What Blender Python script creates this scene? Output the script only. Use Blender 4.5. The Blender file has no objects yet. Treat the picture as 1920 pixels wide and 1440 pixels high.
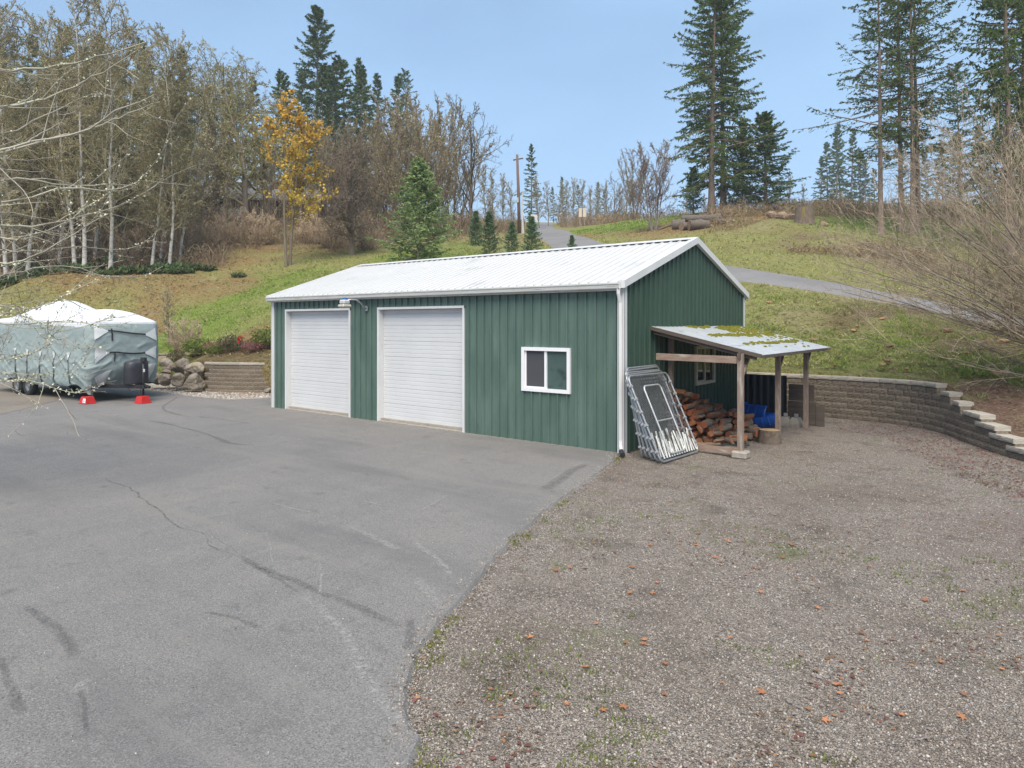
import bpy, math, random
import numpy as np

# ------------------------------------------------------------------ scene, camera, light
sc = bpy.context.scene
COL = sc.collection
R = math.radians
CAM = np.array([6.438, -11.919, 2.573]); PSI = -0.658; FPX = 1268.35; HY = 607.27
cam_d = bpy.data.cameras.new('camera'); cam = bpy.data.objects.new('camera', cam_d); COL.objects.link(cam)
cam.location = CAM; cam.rotation_euler = (R(90), 0, -PSI)
cam_d.sensor_fit = 'HORIZONTAL'; cam_d.sensor_width = 36; cam_d.lens = 36 * FPX / 1920
cam_d.shift_y = -(720 - HY) / 1920; cam_d.clip_end = 3000; cam_d.clip_start = 0.05
sc.camera = cam
sc.view_settings.view_transform = 'Standard'; sc.view_settings.look = 'None'
sc.view_settings.gamma = 1; sc.view_settings.use_curve_mapping = False
sc.view_settings.exposure = 1.85
SUN_AZ, SUN_EL = 148.0, 56.0           # compass azimuth (0 = +Y, clockwise) and elevation
w = bpy.data.worlds.new('World'); sc.world = w; w.use_nodes = True
nt = w.node_tree; nt.nodes.clear()
wo = nt.nodes.new('ShaderNodeOutputWorld'); bg = nt.nodes.new('ShaderNodeBackground')
sky = nt.nodes.new('ShaderNodeTexSky'); sky.sky_type = 'NISHITA'; sky.sun_disc = False
sky.sun_elevation = R(SUN_EL); sky.sun_rotation = R(SUN_AZ)
sky.altitude = 100; sky.air_density = 1.0; sky.dust_density = 1.8; sky.ozone_density = 1.6
# a thin even veil of high cloud over the blue
veil = nt.nodes.new('ShaderNodeMix'); veil.data_type = 'RGBA'
tc = nt.nodes.new('ShaderNodeTexCoord'); mp = nt.nodes.new('ShaderNodeMapping'); mp.inputs['Scale'].default_value = (1.0, 1.0, 2.6)
nz = nt.nodes.new('ShaderNodeTexNoise'); nz.inputs['Scale'].default_value = 1.6; nz.inputs['Detail'].default_value = 5
rmp = nt.nodes.new('ShaderNodeMapRange'); rmp.inputs['From Min'].default_value = .3; rmp.inputs['From Max'].default_value = .75
rmp.inputs['To Min'].default_value = .30; rmp.inputs['To Max'].default_value = .78
nt.links.new(tc.outputs['Generated'], mp.inputs['Vector']); nt.links.new(mp.outputs[0], nz.inputs['Vector'])
nt.links.new(nz.outputs['Fac'], rmp.inputs['Value']); nt.links.new(rmp.outputs[0], veil.inputs['Factor'])
nt.links.new(sky.outputs[0], veil.inputs[6]); veil.inputs[7].default_value = (2.75, 4.35, 6.3, 1)
nt.links.new(veil.outputs[2], bg.inputs['Color']); bg.inputs['Strength'].default_value = 0.05
nt.links.new(bg.outputs[0], wo.inputs['Surface'])
sd = bpy.data.lights.new('sun', 'SUN'); so = bpy.data.objects.new('sun', sd); COL.objects.link(so)
sd.energy = 1.5; sd.angle = R(45); sd.color = (1.0, .91, .77)
so.rotation_euler = (R(90 - SUN_EL), 0, R(180 - SUN_AZ)); so.location = (-10, -25, 30)
try:
    sc.cycles.use_denoising = True; sc.cycles.max_bounces = 6; sc.cycles.diffuse_bounces = 3; sc.cycles.glossy_bounces = 2
    sc.cycles.transparent_max_bounces = 8; sc.cycles.volume_bounces = 0; sc.cycles.caustics_reflective = False; sc.cycles.caustics_refractive = False
except Exception: pass

# ------------------------------------------------------------------ helpers
FW = np.array([math.sin(PSI), math.cos(PSI), 0]); RT = np.array([math.cos(PSI), -math.sin(PSI), 0]); UP = np.array([0, 0, 1.])
def D(px, py, d): return CAM + (FW + RT * (px - 960) / FPX + UP * (HY - py) / FPX) * d     # a point of the place from its bearing and distance
def G(px, py, z=0.):
    r = FW + RT * (px - 960) / FPX + UP * (HY - py) / FPX
    return CAM + r * ((z - CAM[2]) / r[2])
def bearing(P):
    d = np.asarray(P, float) - CAM; z = d @ FW
    return 960 + FPX * (d @ RT) / z
def nm(v): return v / np.maximum(np.linalg.norm(v, axis=-1, keepdims=True), 1e-9)

def hash3(ix, iy, iz, seed=0):
    h = (ix.astype(np.int64) * 374761393 + iy.astype(np.int64) * 668265263 + iz.astype(np.int64) * 2147483647 + seed * 1274126177) & 0xffffffff
    h = ((h ^ (h >> 13)) * 1274126177) & 0xffffffff
    h = ((h ^ (h >> 16)) * 2246822519) & 0xffffffff
    return (h & 0xffffff) / float(0xffffff)
def vnoise(x, y, z=0., seed=0):
    x, y, z = np.broadcast_arrays(np.asarray(x, float), np.asarray(y, float), np.asarray(z, float))
    ix, iy, iz = np.floor(x), np.floor(y), np.floor(z); fx, fy, fz = x - ix, y - iy, z - iz
    fx, fy, fz = fx*fx*(3-2*fx), fy*fy*(3-2*fy), fz*fz*(3-2*fz); o = 0
    for a in (0, 1):
        for b in (0, 1):
            for c in (0, 1):
                o = o + (fx if a else 1-fx) * (fy if b else 1-fy) * (fz if c else 1-fz) * hash3(ix+a, iy+b, iz+c, seed)
    return o * 2 - 1
def fbm(x, y, z=0., seed=0, oct=4):
    s, a = 0, .5
    for i in range(oct):
        s = s + a * vnoise(np.asarray(x) * 2**i, np.asarray(y) * 2**i, np.asarray(z) * 2**i, seed + i); a *= .5
    return s

def mesh_data(name, V, F, mat=None, col=None, smooth=False):
    V = np.asarray(V, np.float32).reshape(-1, 3); me = bpy.data.meshes.new(name)
    if isinstance(F, np.ndarray) and F.ndim == 2:
        n, k = F.shape
        me.vertices.add(len(V)); me.vertices.foreach_set('co', V.ravel())
        me.loops.add(n * k); me.loops.foreach_set('vertex_index', F.astype(np.int32).ravel())
        me.polygons.add(n); me.polygons.foreach_set('loop_start', np.arange(0, n * k, k, dtype=np.int32))
        me.polygons.foreach_set('loop_total', np.full(n, k, np.int32))
        me.update(calc_edges=True); me.validate()
    else:
        me.from_pydata(V.tolist(), [], [list(map(int, f)) for f in F]); me.update()
    if smooth: me.polygons.foreach_set('use_smooth', np.ones(len(me.polygons), bool))
    if col is not None:
        c = np.asarray(col, np.float32)
        if c.shape[1] == 3: c = np.hstack([c, np.ones((len(c), 1), np.float32)])
        at = me.color_attributes.new('Col', 'FLOAT_COLOR', 'POINT'); at.data.foreach_set('color', c.ravel())
    if mat: me.materials.append(mat)
    return me
def link(name, me, parent=None, loc=None, rot=None):
    o = bpy.data.objects.new(name, me); COL.objects.link(o)
    if parent: o.parent = parent
    if loc is not None: o.location = loc
    if rot is not None: o.rotation_euler = rot
    return o
def tag(o, label=None, cat=None, group=None, kind=None):
    if label: o['label'] = label
    if cat: o['category'] = cat
    if group: o['group'] = group
    if kind: o['kind'] = kind
    return o
def thing(name, label, cat, loc=(0, 0, 0), rz=0., group=None, sc_=1.):
    o = bpy.data.objects.new(name, None); COL.objects.link(o); o.location = loc; o.rotation_euler = (0, 0, rz); o.scale = (sc_,)*3
    o.empty_display_size = .2
    return tag(o, label, cat, group)
def copy_tree(o, parent=None):
    c = o.copy(); COL.objects.link(c); c.parent = parent
    for ch in o.children: copy_tree(ch, c)
    return c
ORD = ('first second third fourth fifth sixth seventh eighth ninth tenth eleventh twelfth thirteenth fourteenth fifteenth sixteenth seventeenth eighteenth '
       'nineteenth twentieth twenty-first twenty-second twenty-third twenty-fourth twenty-fifth twenty-sixth twenty-seventh twenty-eighth twenty-ninth thirtieth '
       'thirty-first thirty-second thirty-third thirty-fourth thirty-fifth thirty-sixth thirty-seventh thirty-eighth thirty-ninth fortieth').split()
def number_from_left(objs, fmt, cat, group):
    objs = sorted(objs, key=lambda o: bearing(o.matrix_basis.translation))
    for i, o in enumerate(objs): tag(o, fmt % ORD[min(i, 39)], cat, group)

class MB:
    """collects shapes; build() links them as one mesh object"""
    def __init__(s): s.v = []; s.f = []; s.n = 0
    def add(s, V, F):
        V = np.asarray(V, float).reshape(-1, 3); s.v.append(V); s.f += [tuple(int(i) + s.n for i in f) for f in F]; s.n += len(V); return s
    def box(s, lo, hi, M=None, bev=0.):
        (x0, y0, z0), (x1, y1, z1) = lo, hi
        if bev <= 0:
            V = np.array([(x, y, z) for x in (x0, x1) for y in (y0, y1) for z in (z0, z1)], float)
            F = [(0,1,3,2), (4,6,7,5), (0,4,5,1), (2,3,7,6), (0,2,6,4), (1,5,7,3)]
        else:
            b = bev; V = []; idx = {}
            for ix, x in enumerate((x0, x1)):
                for iy, y in enumerate((y0, y1)):
                    for iz, z in enumerate((z0, z1)):
                        sx, sy, sz = 1-2*ix, 1-2*iy, 1-2*iz
                        for ax, p in enumerate(((x, y+sy*b, z+sz*b), (x+sx*b, y, z+sz*b), (x+sx*b, y+sy*b, z))):
                            idx[ix, iy, iz, ax] = len(V); V.append(p)
            I = idx; F = []
            for k in (0, 1):
                F.append([I[k,0,0,0], I[k,0,1,0], I[k,1,1,0], I[k,1,0,0]][::1 if k == 0 else -1])
                F.append([I[0,k,0,1], I[1,k,0,1], I[1,k,1,1], I[0,k,1,1]][::1 if k == 0 else -1])
                F.append([I[0,0,k,2], I[0,1,k,2], I[1,1,k,2], I[1,0,k,2]][::1 if k == 0 else -1])
            for a in (0, 1):
                for b_ in (0, 1):
                    F.append([I[a,b_,0,0], I[a,b_,1,0], I[a,b_,1,1], I[a,b_,0,1]]); F.append([I[a,0,b_,0], I[a,1,b_,0], I[a,1,b_,2], I[a,0,b_,2]])
                    F.append([I[0,a,b_,1], I[1,a,b_,1], I[1,a,b_,2], I[0,a,b_,2]])
                    for c in (0, 1): F.append([I[a,b_,c,0], I[a,b_,c,1], I[a,b_,c,2]])
            V = np.array(V, float)
        if M is not None: V = V @ np.asarray(M)[:3, :3].T + np.asarray(M)[:3, 3]
        return s.add(V, F)
    def bar(s, a, b, wd, ht, up=(0, 0, 1)):
        a, b = np.array(a, float), np.array(b, float); t = nm(b - a); u = np.array(up, float)
        if abs(t @ u) > .97: u = np.array([1., 0, 0])
        sx = nm(np.cross(t, u)); sz = np.cross(sx, t); V = []
        for p in (a, b):
            for i, j in ((-1, -1), (1, -1), (1, 1), (-1, 1)): V.append(p + sx*i*wd/2 + sz*j*ht/2)
        return s.add(V, [(0,1,2,3), (7,6,5,4), (0,4,5,1), (1,5,6,2), (2,6,7,3), (3,7,4,0)])
    def tube(s, pts, r, n=8, caps=True, closed=False):
        P = np.array(pts, float); m = len(P); r = np.full(m, r, float) if np.isscalar(r) else np.array(r, float)
        T = np.gradient(P, axis=0)
        if closed: T = np.roll(P, -1, 0) - np.roll(P, 1, 0)
        T = nm(T); ref = np.array([0, 0, 1.]) if abs(T[0][2]) < .9 else np.array([1., 0, 0]); V = []; N0 = nm(np.cross(T[0], ref))
        for i in range(m):
            N0 = nm(N0 - T[i] * (N0 @ T[i])); B = np.cross(T[i], N0)
            for k in range(n):
                a = 2 * math.pi * k / n; V.append(P[i] + r[i] * (N0 * math.cos(a) + B * math.sin(a)))
        F = []
        for i in range(m if closed else m - 1):
            j = (i + 1) % m
            for k in range(n): F.append((i*n+k, i*n+(k+1) % n, j*n+(k+1) % n, j*n+k))
        if caps and not closed: F += [tuple(range(n))[::-1], tuple(range((m-1)*n, m*n))]
        return s.add(V, F)
    def lathe(s, prof, n=16, a0=0., a1=2*math.pi, M=None):
        full = abs(a1 - a0 - 2*math.pi) < 1e-6; k = n if full else n + 1; V = []
        for (r, z) in prof:
            for i in range(k): a = a0 + (a1-a0) * i / n; V.append((r*math.cos(a), r*math.sin(a), z))
        V = np.array(V); F = []
        for j in range(len(prof)-1):
            for i in range(n if full else n): F.append((j*k+i, j*k+(i+1) % k, (j+1)*k+(i+1) % k, (j+1)*k+i))
        if M is not None: V = V @ np.asarray(M)[:3, :3].T + np.asarray(M)[:3, 3]
        return s.add(V, F)
    def data(s, name, mat=None, smooth=False, col=None): return mesh_data(name, np.vstack(s.v), s.f, mat, col, smooth)
    def build(s, name, mat=None, parent=None, smooth=False, loc=None, rot=None): return link(name, s.data(name, mat, smooth), parent, loc, rot)
def mat4(loc=(0, 0, 0), rx=0, ry=0, rz=0):
    from mathutils import Matrix, Euler
    return np.array(Matrix.Translation(loc) @ Euler((rx, ry, rz)).to_matrix().to_4x4())

def tubes(P, Rr, n=3):
    """many polylines of equal length (N,M,3) with radii (N,M) -> verts, quads"""
    N, M = P.shape[:2]
    if N == 0: return np.zeros((0, 3)), np.zeros((0, 4), int)
    T = np.empty_like(P); T[:, 1:-1] = P[:, 2:] - P[:, :-2]; T[:, 0] = P[:, 1] - P[:, 0]; T[:, -1] = P[:, -1] - P[:, -2]; T = nm(T)
    ref = np.where(np.abs(T[:, :1, 2:3]) > .8, np.array([1., 0, 0]), np.array([0, 0, 1.])); ref = np.broadcast_to(ref, T.shape)
    A = nm(np.cross(T, ref)); B = np.cross(T, A)
    ang = np.arange(n) * 2 * math.pi / n
    V = P[:, :, None] + Rr[:, :, None, None] * (A[:, :, None] * np.cos(ang)[:, None] + B[:, :, None] * np.sin(ang)[:, None])
    base = (np.arange(N) * M * n)[:, None, None] + (np.arange(M - 1) * n)[None, :, None]
    k = np.arange(n)[None, None, :]; k2 = (k + 1) % n
    F = np.stack([base + k, base + k2, base + n + k2, base + n + k], -1).reshape(-1, 4)
    return V.reshape(-1, 3), F
def join(parts):
    Vs, Fs, n = [], [], 0
    for V, F in parts: Vs.append(V); Fs.append(F + n); n += len(V)
    return np.vstack(Vs), np.vstack(Fs)

# ------------------------------------------------------------------ materials
MATS = {}
def M(name, c1, c2=None, scale=3., rough=.8, bump=0., bscale=None, metal=0., spec=.5, stretch=(1, 1, 1), vcol=False, objrand=0., c3=None, scale3=None, f3=(.55, .7), world=False, detail=6., trans=0., clear=None):
    """principled with two colours mixed by noise, an optional third in blotches, bump from the noise"""
    if name in MATS: return MATS[name]
    m = bpy.data.materials.new(name); m.use_nodes = True; t = m.node_tree; L = t.links; bs = t.nodes['Principled BSDF']; MATS[name] = m
    bs.inputs['Roughness'].default_value = rough; bs.inputs['Metallic'].default_value = metal; bs.inputs['Specular IOR Level'].default_value = spec
    tc = t.nodes.new('ShaderNodeTexCoord'); mp = t.nodes.new('ShaderNodeMapping'); mp.inputs['Scale'].default_value = stretch
    if world:
        g = t.nodes.new('ShaderNodeNewGeometry'); L.new(g.outputs['Position'], mp.inputs['Vector'])
    else: L.new(tc.outputs['Object'], mp.inputs['Vector'])
    n1 = t.nodes.new('ShaderNodeTexNoise'); n1.inputs['Scale'].default_value = scale; n1.inputs['Detail'].default_value = detail; n1.inputs['Roughness'].default_value = .62
    L.new(mp.outputs[0], n1.inputs['Vector'])
    mr = t.nodes.new('ShaderNodeMapRange'); mr.inputs['From Min'].default_value = .32; mr.inputs['From Max'].default_value = .68; L.new(n1.outputs['Fac'], mr.inputs['Value'])
    mx = t.nodes.new('ShaderNodeMix'); mx.data_type = 'RGBA'; L.new(mr.outputs[0], mx.inputs['Factor'])
    c2 = c2 or tuple(v * .8 for v in c1)
    mx.inputs[6].default_value = (*c1, 1); mx.inputs[7].default_value = (*c2, 1); out = mx.outputs[2]
    if vcol:
        at = t.nodes.new('ShaderNodeAttribute'); at.attribute_name = 'Col'
        mm = t.nodes.new('ShaderNodeMix'); mm.data_type = 'RGBA'; mm.blend_type = 'MULTIPLY'; mm.inputs['Factor'].default_value = 1
        L.new(at.outputs['Color'], mm.inputs[6]); L.new(out, mm.inputs[7]); out = mm.outputs[2]
    if c3:
        n3 = t.nodes.new('ShaderNodeTexNoise'); n3.inputs['Scale'].default_value = scale3 or scale * .4; n3.inputs['Detail'].default_value = 5; L.new(mp.outputs[0], n3.inputs['Vector'])
        m3 = t.nodes.new('ShaderNodeMapRange'); m3.inputs['From Min'].default_value = f3[0]; m3.inputs['From Max'].default_value = f3[1]; L.new(n3.outputs['Fac'], m3.inputs['Value'])
        mx3 = t.nodes.new('ShaderNodeMix'); mx3.data_type = 'RGBA'; L.new(m3.outputs[0], mx3.inputs['Factor']); L.new(out, mx3.inputs[6]); mx3.inputs[7].default_value = (*c3, 1); out = mx3.outputs[2]
    if objrand:
        oi = t.nodes.new('ShaderNodeObjectInfo'); hs = t.nodes.new('ShaderNodeHueSaturation'); mrr = t.nodes.new('ShaderNodeMapRange')
        mrr.inputs['To Min'].default_value = 1 - objrand; mrr.inputs['To Max'].default_value = 1 + objrand
        L.new(oi.outputs['Random'], mrr.inputs['Value']); L.new(mrr.outputs[0], hs.inputs['Value']); L.new(out, hs.inputs['Color']); out = hs.outputs[0]
    L.new(out, bs.inputs['Base Color'])
    if bump:
        n2 = t.nodes.new('ShaderNodeTexNoise'); n2.inputs['Scale'].default_value = bscale or scale * 4; n2.inputs['Detail'].default_value = 6; L.new(mp.outputs[0], n2.inputs['Vector'])
        bp = t.nodes.new('ShaderNodeBump'); bp.inputs['Strength'].default_value = 1; bp.inputs['Distance'].default_value = bump; L.new(n2.outputs['Fac'], bp.inputs['Height']); L.new(bp.outputs[0], bs.inputs['Normal'])
    if trans:      # thin leaves let some light through
        tr = t.nodes.new('ShaderNodeBsdfTranslucent'); ms = t.nodes.new('ShaderNodeMixShader'); ms.inputs[0].default_value = trans
        L.new(out, tr.inputs['Color']); L.new(bs.outputs[0], ms.inputs[1]); L.new(tr.outputs[0], ms.inputs[2]); L.new(ms.outputs[0], t.nodes['Material Output'].inputs['Surface'])
    return m

# ------------------------------------------------------------------ terrain
HILL = {-900: [(545, 34), (480, 55), (420, 90), (360, 160)], -400: [(570, 31), (545, 36), (500, 46), (440, 65), (380, 110)],
  0: [(560, 32), (535, 37), (515, 43), (470, 54), (430, 70), (385, 115)], 150: [(570, 31), (535, 37), (515, 42), (470, 52), (430, 68)],
  250: [(600, 31), (545, 38), (515, 43), (470, 51), (420, 70), (375, 120)], 440: [(640, 28), (590, 33), (545, 38.5), (510, 43), (468, 50), (428, 60), (400, 75), (370, 120)],
  640: [(560, 33), (522, 40), (482, 47), (445, 56), (420, 72), (390, 120)], 800: [(495, 43), (465, 50), (440, 60), (422, 80), (412, 110)],
  900: [(482, 46), (452, 56), (436, 70), (425, 95)], 1010: [(500, 40), (470, 48), (447, 60), (436, 72), (433, 85)],
  1100: [(500, 38), (468, 44), (452, 51), (438, 60), (424, 75)], 1200: [(488, 36), (466, 43), (436, 53), (413, 66)],
  1300: [(503, 32), (478, 38), (433, 49), (407, 60)], 1400: [(600, 23.5), (525, 28), (507, 31), (450, 42), (410, 52), (393, 62)],
  1510: [(610, 22.2), (545, 26), (522, 29.5), (470, 37), (416, 46), (394, 60)], 1650: [(635, 20.3), (570, 23.5), (545, 27.5), (500, 34), (442, 45), (398, 59)],
  1800: [(665, 18.3), (602, 21.3), (572, 25.5), (520, 33), (448, 45), (400, 60)], 1920: [(745, 15.2), (690, 17), (630, 19.7), (588, 24), (520, 33), (450, 46), (402, 62)],
  2200: [(720, 16.5), (645, 20), (600, 25), (520, 36), (440, 52), (400, 70)], 2900: [(720, 18), (600, 27), (480, 50), (400, 80)]}
# the line where the yard ends and the slope begins: (x, y, height of the slope's edge)
EDGE = [(-90, -38, .0), (-60, -16, .1), (-40, -4, .3), (-31, 1.5, .5), (-26, 2.4, .7), (-22.4, 2.3, .95), (-20.3, 1.9, 1.1), (-18.45, 1.42, 1.22), (-17.2, 1.95, 1.22), (-15.6, 2.75, 1.22), (-14.0, 4.3, 1.22),
        (-13, 6.4, 1.22), (-11.5, 8.1, 1.22), (-8, 8.55, 1.22), (-3, 8.55, 1.22), (2.2, 8.5, 1.2), (3.55, 8.3, 1.2), (4.6, 7.6, 1.16), (5.05, 6.95, .95), (5.4, 6.1, .72), (5.85, 5.25, .46), (6.3, 4.5, .22), (6.95, 3.5, .04), (8.2, 1.9, .02), (11, -1.0, .02), (17, -8, .02), (30, -24, 0.02)]
cp = [];
for px, lst in HILL.items():
    for py, d in lst: cp.append(D(px, py, d))
cp = np.array(cp); ed = np.array(EDGE, float)
far = np.array([(-420, 120, 44.), (-300, 330, 46), (-120, 420, 38), (40, 420, 24), (180, 380, 22), (330, 250, 25), (420, 60, 25), (-430, -60, 38), (-60, 230, 30), (60, 190, 14), (160, 120, 16), (-200, 180, 38), (90, 40, 9), (-160, 40, 26)])
cp = np.vstack([cp, ed, far])
def mq(r): return np.sqrt(r * r + 9.0)
def fit(cp):
    n = len(cp); r = np.linalg.norm(cp[:, None, :2] - cp[None, :, :2], axis=-1); K = mq(r) - np.eye(n) * .25   # a little smoothing
    A = np.zeros((n + 3, n + 3)); A[:n, :n] = K; A[:n, n] = 1; A[:n, n+1:] = cp[:, :2]; A[n:, :n] = A[:n, n:].T
    return np.linalg.solve(A, np.concatenate([cp[:, 2], np.zeros(3)]))
WTS = fit(cp)
def smooth_h(x, y):
    x, y = np.asarray(x, float), np.asarray(y, float); sh = x.shape; q = np.stack([x.ravel(), y.ravel()], -1); out = np.empty(len(q)); n = len(cp)
    for i in range(0, len(q), 20000):
        b = q[i:i+20000]; K = mq(np.linalg.norm(b[:, None] - cp[None, :, :2], axis=-1)); out[i:i+20000] = K @ WTS[:n] + WTS[n] + b @ WTS[n+1:]
    return out.reshape(sh)
ROADC = [D(2500, 612, 22.5), D(2200, 622, 22), D(1920, 608, 21.7), D(1800, 586, 23.3), D(1650, 557, 25.5), D(1510, 533, 27.7), D(1400, 516, 29.5), D(1300, 503, 32), D(1200, 487, 36), D(1110, 467, 44), D(1058, 449, 55), D(1028, 437, 70), D(1018, 431, 88), D(1016, 431, 115)]
def resample(P, step):
    P = np.array(P, float); out = []
    for i in range(len(P) - 1):                                         # catmull-rom
        p0, p1, p2, p3 = P[max(i-1, 0)], P[i], P[i+1], P[min(i+2, len(P)-1)]; n = max(2, int(np.linalg.norm(p2 - p1) / step))
        for t in np.arange(n) / n: out.append(.5 * (2*p1 + (p2-p0)*t + (2*p0-5*p1+4*p2-p3)*t*t + (3*p1-p0-3*p2+p3)*t**3))
    out.append(P[-1]); return np.array(out)
RC = resample([(p[0], p[1], 0) for p in ROADC], 1.0)[:, :2]
def road_dist(x, y):
    q = np.stack([np.ravel(x), np.ravel(y)], -1); out = np.empty(len(q))
    for i in range(0, len(q), 20000): out[i:i+20000] = np.min(np.linalg.norm(q[i:i+20000, None] - RC[None], axis=-1), 1)
    return out.reshape(np.shape(x))
def hh(x, y):
    """ground height of the slope"""
    x, y = np.asarray(x, float), np.asarray(y, float); k = np.clip((road_dist(x, y) - 2.0) / 2., 0, 1)
    return smooth_h(x, y) + k * (.16 * fbm(x / 2.2, y / 2.2, seed=3) + .07 * fbm(x / .5, y / .5, seed=9, oct=2))
def at(px, d, up=0.):
    p = D(px, HY, d); return (float(p[0]), float(p[1]), float(hh(p[0], p[1])) + up)

# ground cover colours by place: (bearing px, distance) anchors of bare, leafy or grassy ground
GREEN, LIME, OLIVE, DRY, SOIL, LITTER, BRAMBLE, PINK = (.245, .29, .08), (.20, .295, .045), (.325, .325, .11), (.34, .30, .14), (.175, .115, .065), (.315, .21, .095), (.20, .135, .085), (.23, .13, .11)
ANCH = [(-300, 33, OLIVE), (0, 34, OLIVE), (0, 40, SOIL), (150, 35, OLIVE), (150, 38, LITTER), (150, 42, SOIL), (100, 60, SOIL), (300, 33.5, LIME), (300, 36.5, LITTER), (340, 39.5, LITTER), (330, 42, LITTER), (440, 46, LITTER), (520, 47, LITTER), (250, 48, BRAMBLE), (400, 30, OLIVE), (420, 33, LIME), (340, 31, LIME), (500, 36, OLIVE), (520, 39.5, LIME),
  (440, 37.5, LIME), (440, 40.5, LITTER), (380, 43, OLIVE), (440, 26.5, SOIL), (350, 27, OLIVE), (470, 28, LITTER), (600, 40, LIME), (620, 43.5, OLIVE), (560, 46, OLIVE), (500, 48, OLIVE), (500, 51, LITTER), (580, 54, BRAMBLE), (700, 47, OLIVE), (680, 52, BRAMBLE), (760, 56, BRAMBLE), (800, 46, LIME), (860, 52, GREEN), (900, 60, DRY), (980, 55, DRY), (960, 70, DRY),
  (1070, 58, LITTER), (1130, 64, LIME), (1180, 58, LIME), (1220, 53, LITTER), (1230, 60, LIME), (1120, 50, OLIVE), (1290, 50, LITTER), (1300, 55, LITTER), (1350, 58, BRAMBLE), (1300, 43, OLIVE), (1400, 48, DRY), (1400, 42, OLIVE), (1420, 36, OLIVE), (1500, 41, BRAMBLE), (1450, 52, LITTER), (1560, 46, GREEN), (1640, 49, LIME), (1720, 48, LIME), (1560, 39, OLIVE),
  (1640, 37.5, BRAMBLE), (1720, 35, BRAMBLE), (1500, 34, OLIVE), (1600, 33, OLIVE), (1700, 31, OLIVE), (1850, 36, OLIVE), (1900, 44, GREEN), (1420, 25.5, OLIVE), (1450, 23, GREEN), (1550, 24, DRY), (1560, 22, OLIVE), (1620, 20.5, GREEN), (1650, 22, SOIL), (1700, 19.5, OLIVE), (1760, 20.5, DRY), (1780, 18.5, GREEN), (1850, 19, SOIL), (1870, 17.5, OLIVE),
  (1800, 17.2, PINK), (1860, 15.8, PINK), (1900, 16.5, SOIL), (1950, 15.5, PINK), (2100, 18, OLIVE), (2300, 22, GREEN), (2300, 35, OLIVE), (1700, 60, BRAMBLE), (1500, 62, BRAMBLE), (1900, 62, BRAMBLE)]
AXY = np.array([D(p, HY, d)[:2] for p, d, c in ANCH]); AC = np.array([c for p, d, c in ANCH])
def cover(x, y):
    q = np.stack([np.ravel(x), np.ravel(y)], -1).astype(float)
    q = q + 1.3 * np.stack([fbm(q[:, 0] / 3, q[:, 1] / 3, seed=21), fbm(q[:, 0] / 3, q[:, 1] / 3, seed=31)], -1) * 2
    out = np.empty((len(q), 3))
    for i in range(0, len(q), 20000):
        b = q[i:i+20000]; d = np.linalg.norm(b[:, None] - AXY[None], axis=-1); wt = 1 / (d ** 3.2 + .4); out[i:i+20000] = (wt @ AC) / wt.sum(1, keepdims=True)
    return out

def hill_mat():
    m = bpy.data.materials.new('hill_ground'); m.use_nodes = True; t = m.node_tree; L = t.links; bs = t.nodes['Principled BSDF']; bs.inputs['Roughness'].default_value = .95; bs.inputs['Specular IOR Level'].default_value = .15
    g = t.nodes.new('ShaderNodeNewGeometry'); at_ = t.nodes.new('ShaderNodeAttribute'); at_.attribute_name = 'Col'; out = at_.outputs['Color']
    for sc_, lo, hi, col, mx_ in ((1.1, .50, .66, (.36, .31, .17), .5), (3.4, .55, .66, (.15, .09, .05), .75), (2.2, .54, .68, (.16, .24, .045), .55), (8., .53, .66, (.085, .065, .032), .8), (15., .54, .66, (.40, .36, .21), .7), (22., .54, .66, (.05, .058, .02), .8)):
        n = t.nodes.new('ShaderNodeTexNoise'); n.inputs['Scale'].default_value = sc_; n.inputs['Detail'].default_value = 5; n.inputs['Roughness'].default_value = .65; L.new(g.outputs['Position'], n.inputs['Vector'])
        r = t.nodes.new('ShaderNodeMapRange'); r.inputs['From Min'].default_value = lo; r.inputs['From Max'].default_value = hi; r.inputs['To Max'].default_value = mx_; L.new(n.outputs['Fac'], r.inputs['Value'])
        x = t.nodes.new('ShaderNodeMix'); x.data_type = 'RGBA'; L.new(r.outputs[0], x.inputs['Factor']); L.new(out, x.inputs[6]); x.inputs[7].default_value = (*col, 1); out = x.outputs[2]
    L.new(out, bs.inputs['Base Color'])
    n = t.nodes.new('ShaderNodeTexNoise'); n.inputs['Scale'].default_value = 5; n.inputs['Detail'].default_value = 8; n.inputs['Roughness'].default_value = .7; L.new(g.outputs['Position'], n.inputs['Vector'])
    b = t.nodes.new('ShaderNodeBump'); b.inputs['Distance'].default_value = .30; L.new(n.outputs['Fac'], b.inputs['Height']); L.new(b.outputs[0], bs.inputs['Normal'])
    return m
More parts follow.
